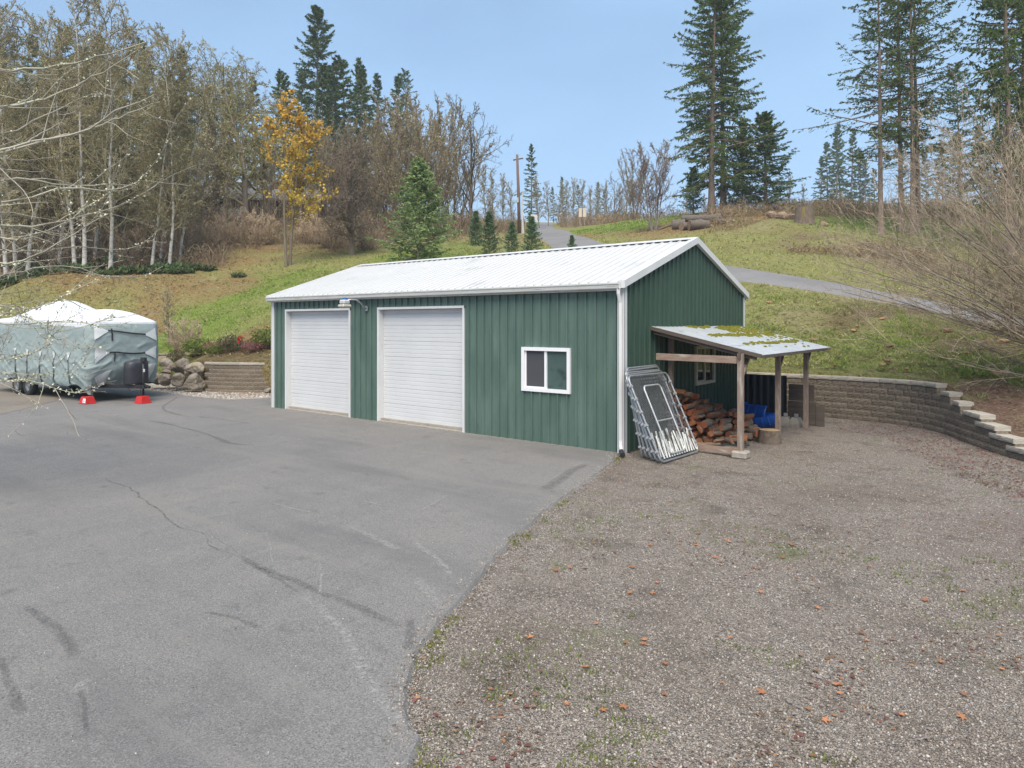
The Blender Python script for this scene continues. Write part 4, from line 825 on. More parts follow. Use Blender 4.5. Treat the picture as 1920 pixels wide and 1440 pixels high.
def wrap(s, t_):
    x, y, nx, ny = plan(s); z0, z1 = hem(s), edge_z(x); z = z0 + (z1 - z0)*t_; front = np.clip(nx, 0, 1)**2
    off = wrinkle(s, z) - .15*np.clip((.95 - z)/.6, 0, 1)**2*(1 - front) - .07*np.clip((z - 2.3)/.4, 0, 1)**2 - front*(.48*np.clip((1.15 - z)/.8, 0, 1)**1.6 + .15*np.clip((z - 1.9)/.9, 0, 1)**2) + front*.10*np.sin(np.clip(y/TW, 0, 1)*math.pi)
    return np.stack([x + nx*off, y + ny*off, z], -1)
def side_pt(x, t_): return wrap(x + TL, t_)
def front_pt(y, t_): return wrap(S_FRONT + y - CR, t_)
def grid(fn, A, B):
    a, b = np.meshgrid(A, B, indexing='ij'); P = fn(a, b); n, m = a.shape; i = np.arange(n-1)[:, None]*m + np.arange(m-1)[None]
    return P.reshape(-1, 3), np.stack([i, i+m, i+m+1, i+1], -1).reshape(-1, 4)
ss = np.linspace(0, OD[-1], 460); V, F = grid(wrap, ss, np.linspace(0, 1, 56)); link('cover_side', mesh_data('cover_side', V, F, m_cov, None, True), tr)
def top_pt(s, k):
    """k: 0 hem of the white top, .04 its shoulder, 1 the spine"""
    x, y, nx, ny = plan(s); kk = np.clip((k - .04)/.96, 0, 1); e = wrap(s, np.ones_like(s)); sx, sy = np.clip(x, -TL + .9, -1.1), np.full_like(x, TW/2); px_, py_ = e[..., 0]*(1-kk) + sx*kk, e[..., 1]*(1-kk) + sy*kk; c = top_z(px_); ez = e[..., 2]; z = ez + (c - ez)*np.sin(kk*math.pi/2)**.8 + .018*vnoise(px_*2.3, py_*2.3, 5.)*kk
    d = np.clip(1 - k/.04, 0, 1); return np.stack([px_ + nx*(.022 + .01*d), py_ + ny*(.022 + .01*d), z - .17*d + .012], -1)
V, F = grid(top_pt, ss, np.r_[0, .02, .04, .07, np.linspace(.10, 1, 26)]); link('cover_top', mesh_data('cover_top', V, F, m_covtop, None, True), tr)
mbb = MB(); mbb.box((-TL + .35, .35, .52), (-.75, TW - .35, 2.3)); mbb.build('trailer_body', m_frame, tr)
def on_surface(fn, quad, mat, name, off, n=7, tri=False):
    """a patch or strap sewn to the cover: bilinear quad in surface coordinates"""
    q = np.array(quad, float); A, B = np.meshgrid(np.linspace(0, 1, n), np.linspace(0, 1, n), indexing='ij'); a, b = A[..., None], B[..., None]
    uv = (1-a)*(1-b)*q[0] + a*(1-b)*q[1] + a*b*q[2] + (1-a)*b*q[3]; P = fn(uv[..., 0], uv[..., 1]) + np.array(off); i = np.arange(n-1)[:, None]*n + np.arange(n-1)[None]
    return link(name, mesh_data(name, P.reshape(-1, 3), np.stack([i, i+n, i+n+1, i+1], -1).reshape(-1, 4), mat), tr)
SO, FO = (0, -.022, 0), (.03, -.004, 0)
for x in (-1.15, -2.15, -3.1, -4.05, -5.0):
    on_surface(side_pt, [(x - .11, .52), (x + .11, .52), (x + .01, .40), (x - .01, .40)], m_patch, 'corner_patch', SO); on_surface(side_pt, [(x - .03, .02), (x + .03, .02), (x + .02, .42), (x - .02, .42)], m_strap, 'strap', (0, -.026, 0), 9)
for (y0, t0, flip) in ((.20, .86, 1), (.22, .52, 1), (TW - .20, .80, -1), (TW - .22, .50, -1)):
    y1 = y0 + flip * .42; on_surface(front_pt, [(y0, t0 - .11), (y1, t0 - .005), (y1, t0 + .005), (y0, t0 + .11)], m_patch, 'corner_patch', FO)
on_surface(front_pt, [(.22, .22), (.72, .24), (.50, .01), (.46, .01)], m_patch, 'corner_patch', FO); on_surface(front_pt, [(1.75, .30), (2.2, .32), (2.05, .04), (2.0, .04)], m_patch, 'corner_patch', FO)
on_surface(front_pt, [(.60, .855), (TW - .60, .79), (TW - .60, .815), (.60, .88)], m_strap, 'strap', (.042, 0, 0), 14); on_surface(front_pt, [(.62, .505), (TW - .62, .49), (TW - .62, .515), (.62, .53)], m_strap, 'strap', (.042, 0, 0), 14)
on_surface(front_pt, [(.68, .70), (.73, .70), (.73, .90), (.68, .90)], m_strap, 'strap', (.048, 0, 0)); on_surface(front_pt, [(.76, .36), (.80, .36), (.80, .52), (.76, .52)], m_strap, 'strap', (.048, 0, 0))
def wheel(x, y):
    wm = mat4((x, y, .34), R(90), 0, 0); wh = bpy.data.objects.new('wheel', None); COL.objects.link(wh); wh.parent = tr
    MB().lathe([(.20, -.11), (.31, -.115), (.345, -.08), (.35, 0), (.345, .08), (.31, .115), (.20, .11)], 28, M=wm).build('tyre', m_tyre, wh, True)
    MB().lathe([(.0, .075), (.06, .085), (.07, .05), (.17, .045), (.20, .10), (.205, -.08), (.0, -.08)], 20, M=wm).build('rim', M('wheel_rim', (.42, .43, .45), (.30, .31, .32), scale=7, rough=.4, metal=.5), wh, True)
for x in (-4.55, -5.42):
    wheel(x, .28); wheel(x, TW - .28)
MB().box((-5.9, .13, .60), (-4.1, .30, .75)).build('fender', m_frame, tr); MB().box((-TL + .3, .35, .45), (-.4, .45, .57)).build('chassis_rail', m_frame, tr); MB().box((-TL + .3, TW - .45, .45), (-.4, TW - .35, .57)).build('chassis_rail', m_frame, tr)
MB().bar((-.6, .55, .50), (1.18, TW/2 - .03, .50), .07, .12).build('tongue_beam', m_frame, tr); MB().bar((-.6, TW - .55, .50), (1.18, TW/2 + .03, .50), .07, .12).build('tongue_beam', m_frame, tr)
MB().tube([(1.1, TW/2, .52), (1.34, TW/2, .52), (1.42, TW/2, .50)], .045, 8).build('hitch', m_frame, tr)
# propane tank cover
mb = MB(); prof = []
n_ = 24; a_ = np.arange(n_) * 2*math.pi/n_; sup = lambda a, r1, r2: (r1*np.sign(math.cos(a))*abs(math.cos(a))**.55, r2*np.sign(math.sin(a))*abs(math.sin(a))**.7); V = []
for (s_, z) in ((.94, .58), (1., .62), (.97, .82), (.99, .84), (.96, 1.03), (.98, 1.05), (.95, 1.24), (.86, 1.30), (.6, 1.325), (.0, 1.33)):
    for a in a_: q = sup(a, .26*s_, .36*s_); V.append((.62 + q[0], TW/2 + q[1], z + (.05 if z > 1.2 and q[1] > 0 else 0)))
F = [(j*n_+i, j*n_+(i+1) % n_, (j+1)*n_+(i+1) % n_, (j+1)*n_+i) for j in range(9) for i in range(n_)]
mb.add(V, F).build('propane_cover', M('propane_black', (.030, .032, .042), (.045, .047, .056), scale=4, rough=.5), tr, True)
jk = MB().tube([(1.05, TW/2, .14), (1.05, TW/2, 1.38)], .034, 10).build('jack', M('jack_black', (.025, .025, .028), scale=5, rough=.4), tr, True); MB().tube([(1.05, TW/2, .12), (1.05, TW/2, .62)], .026, 10).build('inner_tube', m_galv, jk, True)
MB().box((.98, TW/2 - .07, 1.30), (1.16, TW/2 + .07, 1.46), bev=.02).build('motor_head', m_black, jk); MB().box((1.086, TW/2 - .028, .98), (1.096, TW/2 + .028, 1.08)).build('white_sticker', m_vinyl, jk)
MB().tube([(1.2, TW/2 + .05, .52), (1.15, TW/2 - .2, .40), (.9, TW/2 - .3, .36), (.6, TW/2 - .25, .44)], .012, 6).build('cable', m_black, tr); MB().tube([(1.12, TW/2 - .12, .48), (1.13, TW/2 - .14, .20)], .012, 6).build('chain', m_frame, tr)
MB().bar((.02, .28, .36), (-.35, .22, .52), .05, .05).build('stabiliser', m_frame, tr); MB().tube([(-.12, .22, .16), (-.22, .25, .5)], .03, 8).build('stabiliser', m_frame, tr)
def level_block(loc, label, white):
    t_ = thing('levelling_block', label, 'jack block', loc, R(8), 'red blocks under the trailer'); h = .22; V = [(sx*a, sy*a*.8, z) for a, z in ((.20, 0), (.145, h)) for sx, sy in ((-1,-1), (1,-1), (1,1), (-1,1))]
    MB().add(V, [(0,1,5,4), (1,2,6,5), (2,3,7,6), (3,0,4,7), (4,5,6,7)]).build('cone', m_red, t_); MB().box((-.21, -.17, -.004), (.21, .17, .03), bev=.008).build('base', m_red, t_)
    if white:
        q = lambda x, z: (x, -(.8 * (.20 - (z / h) * .055)) - .004, z); MB().add([q(0.0, .04), q(.165, .04), q(.14, .17), q(.0, .17)], [(0, 1, 2, 3)]).build('white_sticker', m_vinyl, t_)
        MB().add([(.06, -.163, .085), (.11, -.163, .085), (.105, -.158, .11), (.065, -.158, .11)], [(0, 1, 2, 3)]).build('sticker_print', m_black, t_)
p = G(164, 758); level_block((p[0], p[1], .025), 'red plastic block with white sticker under the trailer front corner', True); p = G(268, 757); level_block((p[0], p[1], .025), 'plain red plastic block under the trailer tongue jack', False)

# ------------------------------------------------------------------ poles, signs and posts by the lane
def flat_sign(name, px, d, post_h, wd, ht, label, mat, two=False):
    loc = at(px, d); t_ = thing(name, label, 'sign', loc, -PSI); 
    for x in ((-wd*.55, wd*.55) if two else (0,)): MB().box((x - wd*.42, -.03, post_h - ht), (x + wd*.42, .0, post_h)).build('board', mat, t_); MB().box((x - .045, .0005, -.2), (x + .045, .09, post_h)).build('post', m_post, t_)
m_sg = M('sign_white', (.62, .62, .62), (.5, .5, .5), scale=3, rough=.6); m_sg2 = M('sign_cream', (.62, .54, .45), (.5, .44, .37), scale=3, rough=.6)
flat_sign('lane_sign', 1092, 76, 2.1, .42, 1.0, 'pair of small cream boards on posts at the top of the grassy bank', m_sg2, True); flat_sign('lane_sign', 1001, 74, 1.9, .8, .75, 'small white sign beside the lane behind the young firs', m_sg)
ut = thing('utility_pole', 'tall brown wooden utility pole beside the top of the lane', 'pole', at(974, 70)); mb = MB(); mb.tube([(0, 0, -.5), (-.12, 0, 4), (-.3, 0, 8.2)], [.19, .165, .13], 10); mb.build('shaft', M('pole_wood', (.12, .075, .055), (.18, .12, .09), scale=3, rough=.9, stretch=(5, 5, .5)), ut, True)
MB().bar((-.9, .12, 7.75), (.35, .12, 7.75), .09, .11).build('crossarm', m_oldwood, ut); MB().lathe([(.0, 0), (.05, .02), (.05, .10), (.0, .12)], 8, M=mat4((-.8, .12, 7.81))).build('insulator', m_sg, ut); MB().lathe([(.0, 0), (.05, .02), (.05, .10), (.0, .12)], 8, M=mat4((.25, .12, 7.81))).build('insulator', m_sg, ut)
MB().box((-.17, -.26, 3.2), (.03, -.175, 3.7)).build('pole_box', m_sg, ut)
for i, (px, d, lab) in enumerate(((979, 68, 'slim white marker post nearer the utility pole'), (982, 66, 'slim white marker post leaning, just beside the other one'))):
    t_ = thing('marker_post', lab, 'post', at(px, d), 0, 'white marker posts by the lane'); MB().tube([(0, 0, -.2), (.03 - .25*i, 0, 4.2 - 1.2*i)], .055, 8).build('post', m_sg, t_); MB().tube([(.03 - .25*i, 0, 4.2 - 1.2*i), (.03 - .25*i, 0, 4.3 - 1.2*i)], .065, 8).build('tip', m_sg2, t_)
# ------------------------------------------------------------------ house among the trees
hs = thing('house', 'low dark house with pale grey roof half hidden among bare trees', 'house', at(478, 70, -.1), -PSI + R(12)); m_hw = M('dark_house_wall', (.05, .045, .04), (.075, .065, .055), scale=2, rough=.85, stretch=(1, 1, 6)); m_hr = M('grey_shingle', (.27, .26, .255), (.21, .20, .20), scale=5, rough=.9)
MB().box((-5.5, 0, -1), (6.0, 7, 2.3)).build('wall', m_hw, hs)
mb = MB(); V = [(-6.1, -.7, 2.15), (6.6, -.7, 2.15), (6.6, 3.5, 4.1), (-6.1, 3.5, 4.1), (6.6, 7.7, 2.15), (-6.1, 7.7, 2.15)]; V += [(x, y, z - .18) for x, y, z in V]
rf = mb.add(V, [(0,1,2,3), (3,2,4,5), (0,6,7,1), (4,10,11,5), (0,3,9,6), (3,5,11,9), (1,7,8,2), (2,8,10,4), (6,9,8,7), (9,11,10,8)]).build('roof', m_hr, hs); MB().box((1.2, 3.0, 3.6), (1.9, 3.7, 4.9)).build('chimney', M('chimney_brick', (.20, .09, .07), scale=8, rough=.9), rf)
for x in (-4.2, -1.9, 2.8): w_ = MB().box((x, -.035, .8), (x + 1.2, -.002, 1.9)).build('window', m_sg, hs); MB().box((x + .08, -.05, .88), (x + 1.12, -.036, 1.82)).build('pane', m_pane2, w_)
d_ = MB().box((.5, -.04, .0), (1.45, -.002, 2.05)).build('door', m_sg, hs); MB().lathe([(.0, 0), (.035, .01), (.03, .05), (.0, .06)], 8, M=mat4((1.35, -.045, 1.0), R(90))).build('handle', m_galv, d_)
MB().box((-4.9, -2.6, -.3), (-.6, -.75, .75)).build('deck_rail', M('pale_deck', (.62, .60, .58), (.33, .31, .29), scale=4, rough=.85, stretch=(1, 1, 4)), hs)

# ------------------------------------------------------------------ logs, stump and stones on the hilltop
m_hlog = M('grey_old_log', (.085, .068, .055), (.17, .14, .118), scale=5, rough=.95, stretch=(1, 4, 4), bump=.03, bscale=7)
def hill_log(px, d, ln, r_, rz, ry, up, lab, w2=1.):
    p = at(px, d, up); t_ = thing('fallen_log', lab, 'log', p, rz, 'sawn logs on the hilltop'); x = np.linspace(-ln/2, ln/2, 6)*rng.uniform(.9, 1.05); P = np.c_[x, .08*np.sin(x*2.3 + px), np.full(6, r_*.8) + x*math.tan(ry)]
    n = 12; V = []
    for i, q in enumerate(P):
        for k in range(n): a = 2*math.pi*k/n; rr = r_*(1 + .16*float(vnoise(q[0]*2+px, math.cos(a)*1.5, math.sin(a)*1.5)) + .10*float(vnoise(q[0]*6+px, math.cos(a)*4, math.sin(a)*4))); V.append((q[0], q[1] + rr*w2*math.cos(a), q[2] + rr*math.sin(a)))
    MB().add(V, [(i*n+k, i*n+(k+1) % n, (i+1)*n+(k+1) % n, (i+1)*n+k)[::-1] for i in range(5) for k in range(n)]).build('bark', m_hlog, t_, True)
    for i, s_ in ((0, -.004), (5, .004)): MB().add([(V[i*n+k][0] + s_, *V[i*n+k][1:]) for k in range(n)], [tuple(range(n)) if i else tuple(range(n))[::-1]]).build('cut_end', M('old_cut_wood', (.30, .20, .13), (.20, .14, .10), scale=10, rough=.9), t_)
for a in ((1272, 51, .95, .40, .5, 0, 0, 'short thick log at the near end of the hilltop log heap'), (1300, 51.5, 1.7, .27, .45, 0, .42, 'grey log lying on top of the hilltop log heap'), (1310, 49.5, 1.5, .40, .75, 0, 0, 'large grey log lying lowest in the hilltop heap'), (1334, 51.5, 1.3, .27, .5, .1, .25, 'log resting at the far end of the hilltop heap'), (1253, 53, 1.5, .09, .6, .35, .1, 'thin pole leaning at the edge of the hilltop log heap'),
          (1350, 50, .8, .22, .9, 0, 0, 'small log below the hilltop heap on the brown slope'), (1368, 50.5, .6, .20, 1.4, 0, 0, 'short stub of log furthest from the hilltop heap'), (1340, 57, 2.6, .14, .3, 0, .05, 'thin fallen log near the fir trunks on the hilltop'), (1286, 50.2, .9, .30, 1.1, 0, 0, 'stubby dark log between the two largest in the hilltop heap'), (1322, 50.4, .8, .25, -.4, .1, .0, 'broken dark log turned crosswise in the hilltop heap')): hill_log(*a)
stump('tree_stump', .60, 1.2, 'big weathered tree stump standing alone on the hilltop grass', 'stump', at(1508, 46.5, -.1), 9, M('stump_grey', (.10, .075, .058), (.19, .15, .12), scale=3, rough=.95, stretch=(4, 4, .7), bump=.06, bscale=6, c3=(.22, .16, .03), scale3=1.2, f3=(.62, .7)), 26, .16)
m_rnd = M('sawn_round', (.30, .21, .15), (.20, .135, .10), scale=5, rough=.9)
for i, (px, d, r_, lab) in enumerate(((1363, 58, .55, 'tan sawn chunk at the foot of the fir trunks'), (1402, 57, .35, 'pale round chunk between the two fir groups'), (1447, 50, .45, 'pinkish sawn round furthest from the big stump'), (1468, 49, .5, 'large pale sawn round in the row beside the stump'), (1483, 48.5, .38, 'pale sawn round touching the big stump'), (1545, 46, .3, 'small grey stone in the grass beyond the big stump'))):
    o = link('sawn_chunk', rock_mesh(90 + i, 2, .8, m_rnd), None, at(px, d, r_*.3), (rng.uniform(-.3, .3), rng.uniform(-.3, .3), rng.uniform(0, 6))); o.scale = (r_,)*3; tag(o, lab, 'wood chunk', 'sawn chunks on the hilltop')
# orange-brown stones on the bank
m_ostone = M('orange_stone', (.40, .22, .11), (.27, .17, .10), scale=3, rough=.9, bump=.03, bscale=6, objrand=.2); OS = [rock_mesh(120 + i, 2, .7, m_ostone) for i in range(4)]
spots = [(1867, 702, .33), (1900, 708, .2), (1832, 700, .2), (1668, 648, .26), (1664, 674, .2), (1655, 688, .22), (1775, 622, .36), (1812, 664, .2), (1879, 640, .32), (1748, 708 - 55, .16), (1840, 655, .16), (1600, 620, .2), (1565, 688, .14), (1525, 637, .22), (1443, 568, .25), (1655, 598, .22), (1608, 610, .16), (1792, 690, .16), (1700, 690, .15), (1870, 668, .18)]
st = []
for i, (px, py, r_) in enumerate(spots):
    best = min((abs(HY - FPX * (at(px, d)[2] - CAM[2]) / d - py), d) for d in np.arange(15, 30, .25))[1]
    o = link('bank_stone', OS[i % 4], None, at(px, best, r_ * .05), (rng.uniform(-.3, .3), 0, rng.uniform(0, 6))); o.scale = (r_ * .52, r_ * .42, r_ * .36); st.append(o)
number_from_left(st, 'orange-brown stone on the grassy bank, %s from the lean-to towards the bare shrub', 'stone', 'stones on the grassy bank')

# ------------------------------------------------------------------ vegetation
def grow(P, Rr, rng, k, t0, t1, ln, ang, M_, bend, up, rr, rmin, ln_fall=.55, spin=None):
    """children of the polylines P (N,M,3): k each, from t0..t1 along, length ln x parent length, at angle ang"""
    N, m = P.shape[:2]; plen = np.linalg.norm(np.diff(P, axis=1), axis=-1).sum(1)
    t = (np.arange(k)[None] + rng.uniform(0, 1, (N, k))) / k; t = t0 + (t1 - t0) * t; f = t * (m - 1); i = np.minimum(f.astype(int), m - 2); w_ = (f - i)[..., None]; n_ = np.arange(N)[:, None]
    p0 = P[n_, i] * (1 - w_) + P[n_, i+1] * w_; tan = nm(P[n_, i+1] - P[n_, i]); r0 = Rr[n_, i] * (1 - w_[..., 0]) + Rr[n_, i+1] * w_[..., 0]
    q = rng.normal(size=tan.shape); q = nm(q - (q * tan).sum(-1, keepdims=True) * tan); a = np.radians(rng.uniform(*ang, size=t.shape))[..., None]
    d = (np.cos(a) * tan + np.sin(a) * q).reshape(-1, 3); L = (plen[:, None] * ln * (1 - ln_fall * t) * rng.uniform(.6, 1.25, t.shape)).reshape(-1); p = p0.reshape(-1, 3); n = len(p)
    out = np.empty((n, M_, 3)); out[:, 0] = p; cur = nm(d); st = L / (M_ - 1); wob = rng.normal(size=(n, 3)) * bend
    for j in range(1, M_):
        cur = nm(cur + wob * .5 + rng.normal(size=(n, 3)) * bend + np.array([0, 0, up])); out[:, j] = out[:, j-1] + cur * st[:, None]
    r1 = np.maximum(np.minimum(r0 * rr, r0 * .9).reshape(-1), rmin); tp = np.linspace(1, .3, M_)[None]; return out, np.maximum(r1[:, None] * tp, rmin * .7)
def trunk_line(rng, H, r, m=14, lean=.03, wob=.02, base=(0, 0, 0), d0=None, top=.12):
    P = np.zeros((m, 3)); P[0] = base; d = nm(np.array(d0 if d0 is not None else [rng.normal(0, lean), rng.normal(0, lean), 1.]))
    for j in range(1, m): d = nm(d + np.r_[rng.normal(0, wob, 2), 0] + np.array([0, 0, .03])); P[j] = P[j-1] + d * H / (m - 1)
    z = np.linspace(0, 1, m); return P[None], (r * (1 - (1 - top) * z) * (1 + .5 * np.exp(-z * 22)))[None]
def leaf_quads(rng, pts, size, col, jit=.25, hang=0., aspect=.55):
    """one folded leaf (two triangles) at each point"""
    n = len(pts); a = nm(rng.normal(size=(n, 3)) + np.array([0, 0, -hang])); b = nm(np.cross(a, rng.normal(size=(n, 3)))); s = size * rng.uniform(.6, 1.4, n)[:, None]
    V = np.stack([pts, pts + a*s*.5 + b*s*aspect*.5, pts + a*s, pts + a*s*.5 - b*s*aspect*.5], 1).reshape(-1, 3); F = np.arange(n)[:, None] * 4 + np.array([0, 1, 2, 3])
    c = np.asarray(col, float); c = (c[rng.integers(len(c), size=n)] if c.ndim == 2 else np.repeat(c[None], n, 0)) * rng.uniform(1-jit, 1+jit, (n, 1)); return V, F, np.repeat(c, 4, 0)
def along(rng, P, n, spread=0.):
    N, m = P.shape[:2]; i = rng.integers(N, size=n); f = rng.uniform(.15, 1, n) * (m-1); j = np.minimum(f.astype(int), m-2); w_ = (f-j)[:, None]; return P[i, j]*(1-w_) + P[i, j+1]*w_ + rng.normal(size=(n, 3))*spread
m_alder = M('alder_bark', (.60, .57, .52), (.32, .30, .27), scale=2.2, rough=.9, stretch=(1.4, 1.4, 3.), c3=(.13, .115, .03), scale3=.9, f3=(.60, .72), bump=.02, bscale=9)
m_dbark = M('dark_bark', (.16, .125, .095), (.24, .195, .15), scale=3, rough=.95, stretch=(3, 3, .8), bump=.03, bscale=10, c3=(.19, .175, .05), scale3=1., f3=(.56, .7))
m_fbark = M('fir_bark', (.20, .145, .115), (.29, .225, .18), scale=3, rough=.95, stretch=(3, 3, .8), bump=.04, bscale=9)
m_twig = M('twig', (1, 1, 1), (.62, .6, .58), scale=1.2, rough=.95, vcol=True, objrand=.16); m_leaf = M('foliage', (1, 1, 1), (.68, .72, .68), scale=1.6, rough=.8, spec=.25, vcol=True, objrand=.15, trans=.38); m_lichen = M('lichen', (1, 1, 1), (.75, .75, .7), scale=3, rough=1, spec=.05, vcol=True, objrand=.12)
def tree_proto(name, trunkmesh, parts):
    """empty with trunk and crown children, left out of the scene until placed by copies"""
    return (name, trunkmesh, parts)
def plant(proto, loc, rz=0., s=1., sz=None, tilt=0.):
    name, tm, parts = proto; o = bpy.data.objects.new(name, None); COL.objects.link(o); o.location = loc; o.rotation_euler = (tilt, 0, rz); o.scale = (s, s, sz or s); o.empty_display_size = .5
    if tm: link('trunk', tm, o)
    for n, me in parts: link(n, me, o)
    return o
def bare(name, seed, H, r, stems=1, spread=.0, k=(26, 9, 7, 4), ln=(.36, .42, .42, .45), ang=((35, 70), (25, 60), (25, 65), (20, 70)), up=(.05, .04, .03, .0), bend=(.10, .14, .2, .25), t0=.3, bark=None, twig=(.19, .155, .115), lich=None, nl=0, ls=.10, leaves=None, lean=.03, rmin=(.016, .010, .0065, .005), wob=.02, moss=None):
    rg = np.random.default_rng(seed); tp = []; Ps = []
    for s_ in range(stems):
        a = 2*math.pi*(s_ + rg.uniform(0, .6)) / stems; d0 = None if stems == 1 else (spread*math.cos(a)*rg.uniform(.4, 1.2), spread*math.sin(a)*rg.uniform(.4, 1.2), 1.)
        P, Rr = trunk_line(rg, H * rg.uniform(.82, 1.), r * (1 if stems == 1 else rg.uniform(.6, 1.)), lean=lean, wob=wob, d0=d0, base=(0, 0, -.3) if stems == 1 else (.12*math.cos(a), .12*math.sin(a), -.3)); Ps.append((P, Rr))
    P0 = np.concatenate([p for p, _ in Ps]); R0 = np.concatenate([q for _, q in Ps]); V, F = tubes(P0, R0, 9); tm = mesh_data('trunk', V, F, bark or m_dbark, None, True)
    lv = []; P, Rr = P0, R0
    for i in range(len(k)):
        kk = k[i] if i else max(3, k[0] // stems); P, Rr = grow(P, Rr, rg, kk, t0 if i == 0 else .18, .98, ln[i], ang[i], (9, 7, 5, 4)[i], bend[i], up[i], (.42, .5, .55, .6)[i], rmin[i]); lv.append((P, Rr, (6, 4, 3, 3)[i]))
    parts = []; mv = [tubes(*l) for l in lv]; V, F = join(mv); c = []
    for j, (vv, _) in enumerate(mv):
        b = np.array(twig if j else tuple(.85*x for x in twig)); n = len(vv); per = len(vv) // max(1, len(lv[j][0])); q = np.repeat(rg.uniform(.72, 1.28, len(lv[j][0])), per)[:, None]; c.append(b[None] * q)
        if moss is not None and j < 2: k_ = np.clip(vnoise(vv[:, 0]*.8, vv[:, 1]*.8, vv[:, 2]*.8)[:, None]*2 + .35, 0, 1); c[-1] = c[-1]*(1-k_) + np.array(moss)*k_
    parts.append(('crown', mesh_data('crown', V, F, m_twig, np.vstack(c))))
    if nl:
        ps = along(rg, lv[-2][0], nl, .02); V, F, C = leaf_quads(rg, ps, ls, lich or (.30, .32, .20), .3, .3, .7); parts.append(('lichen', mesh_data('lichen', V, F, m_lichen, C)))
    if leaves: parts.append(('leaves', leaves(rg, lv, H)))
    return tree_proto(name, tm, parts), lv
LICH = [(.42, .41, .25), (.36, .34, .19), (.46, .44, .30), (.33, .27, .16)]
OLIVT = (.41, .36, .205)
ALD = [bare('alder_tree', 100 + i, 15.5, .105, wob=.045, k=(44, 9, 7, 4), t0=.16, ln=(.22, .48, .45, .5), bark=m_alder, twig=OLIVT, lich=LICH, nl=1800, ls=.07, rmin=(.02, .014, .0105, .009), ang=((30, 65), (25, 60), (25, 65), (20, 70)))[0] for i in range(3)]
OAK = [bare('mossy_oak_tree', 120 + i, 15, .34, k=(28, 10, 8, 4), t0=.18, ln=(.52, .45, .42, .45), rmin=(.03, .02, .013, .010), bark=m_dbark, twig=(.35, .31, .165), lich=LICH, nl=6000, ls=.08, ang=((35, 80), (30, 70), (30, 75), (25, 75)), bend=(.20, .22, .25, .25), up=(.05, .03, .02, 0), wob=.06, moss=(.25, .23, .05))[0] for i in range(2)]
VASE = [bare('upright_bare_tree', 140 + i, 11.5, .09, stems=7, spread=.36, rmin=(.026, .018, .0135, .011), k=(84, 10, 7, 4), t0=.15, ln=(.34, .42, .42, .45), ang=((15, 40), (18, 45), (20, 50), (20, 60)), up=(.10, .08, .05, .02), twig=(.335, .27, .17), lich=LICH, nl=2500, ls=.10)[0] for i in range(2)]
BROWN = bare('dense_brown_tree', 150, 8.5, .20, rmin=(.025, .017, .012, .010), k=(60, 12, 8, 4), t0=.12, ln=(.48, .45, .45, .45), ang=((40, 90), (30, 70), (30, 80), (30, 80)), up=(.02, -.02, -.05, -.05), bend=(.18, .22, .28, .3), twig=(.25, .20, .155))[0]
OPEN = bare('open_bare_tree', 155, 9.5, .17, k=(17, 8, 6, 3), t0=.18, ln=(.55, .45, .42, .42), ang=((25, 55), (25, 60), (30, 60), (30, 70)), up=(.08, .06, .03, .0), bend=(.12, .18, .22, .25), twig=(.17, .14, .11), rmin=(.025, .016, .010, .007))[0]
MULTI = bare('multi_stem_tree', 160, 7.6, .06, stems=6, spread=.26, k=(96, 10, 7, 3), t0=.16, ln=(.34, .42, .42, .4), ang=((18, 48), (20, 45), (22, 50), (25, 60)), up=(.10, .06, .03, .0), twig=(.27, .215, .18), rmin=(.018, .014, .0105, .008), bark=M('charred_grey_bark', (.22, .19, .165), (.30, .26, .23), scale=3, rough=.95))[0]
THIN = [bare('slender_bare_tree', 170 + i, 8.5, .09, k=(30, 9, 6, 4), t0=.15, rmin=(.02, .014, .011, .010), ln=(.30, .45, .42, .4), ang=((20, 50), (25, 55), (25, 60), (25, 60)), twig=(.36, .30, .21), lich=LICH, nl=1600, ls=.10)[0] for i in range(2)]
SHRUB = bare('dry_shrub', 180, 1.75, .018, stems=16, spread=.50, k=(150, 7, 6, 3), t0=.15, ln=(.40, .42, .45, .4), ang=((15, 45), (20, 50), (20, 60), (20, 60)), twig=(.60, .47, .33), rmin=(.007, .006, .0055, .005), bark=m_twig if False else M('shrub_stem', (.27, .20, .14), scale=8, rough=.9))[0]
def maple_leaves(rg, lv, H):
    p = np.vstack([along(rg, lv[-1][0], 7000, .06), along(rg, lv[-2][0], 3000, .08)]); keep = (rg.uniform(size=len(p)) < np.where(p[:, 2] > H*.34, .75, .35)) & (vnoise(p[:, 0]*1.1, p[:, 1]*1.1, p[:, 2]*1.1, 4) > -.35); p = p[keep]; u = np.clip(p[:, 2]/H + rg.normal(0, .12, len(p)) + .02*p[:, 0], 0, 1)
    V, F, C = leaf_quads(rg, p, .15, (1, 1, 1), .28, .5, .85); lo, hi = np.array([.92, .72, .13]), np.array([.88, .54, .11]); cc = lo*(1-u[:, None]) + hi*u[:, None]; return mesh_data('leaves', V, F, m_leaf, C*np.repeat(cc, 4, 0))
MAPLE = bare('yellow_maple_tree', 190, 11.0, .13, stems=2, spread=.06, k=(40, 8, 6, 3), t0=.26, ln=(.36, .45, .42, .4), ang=((25, 60), (25, 55), (25, 60), (25, 60)), twig=(.21, .165, .115), leaves=maple_leaves)[0]

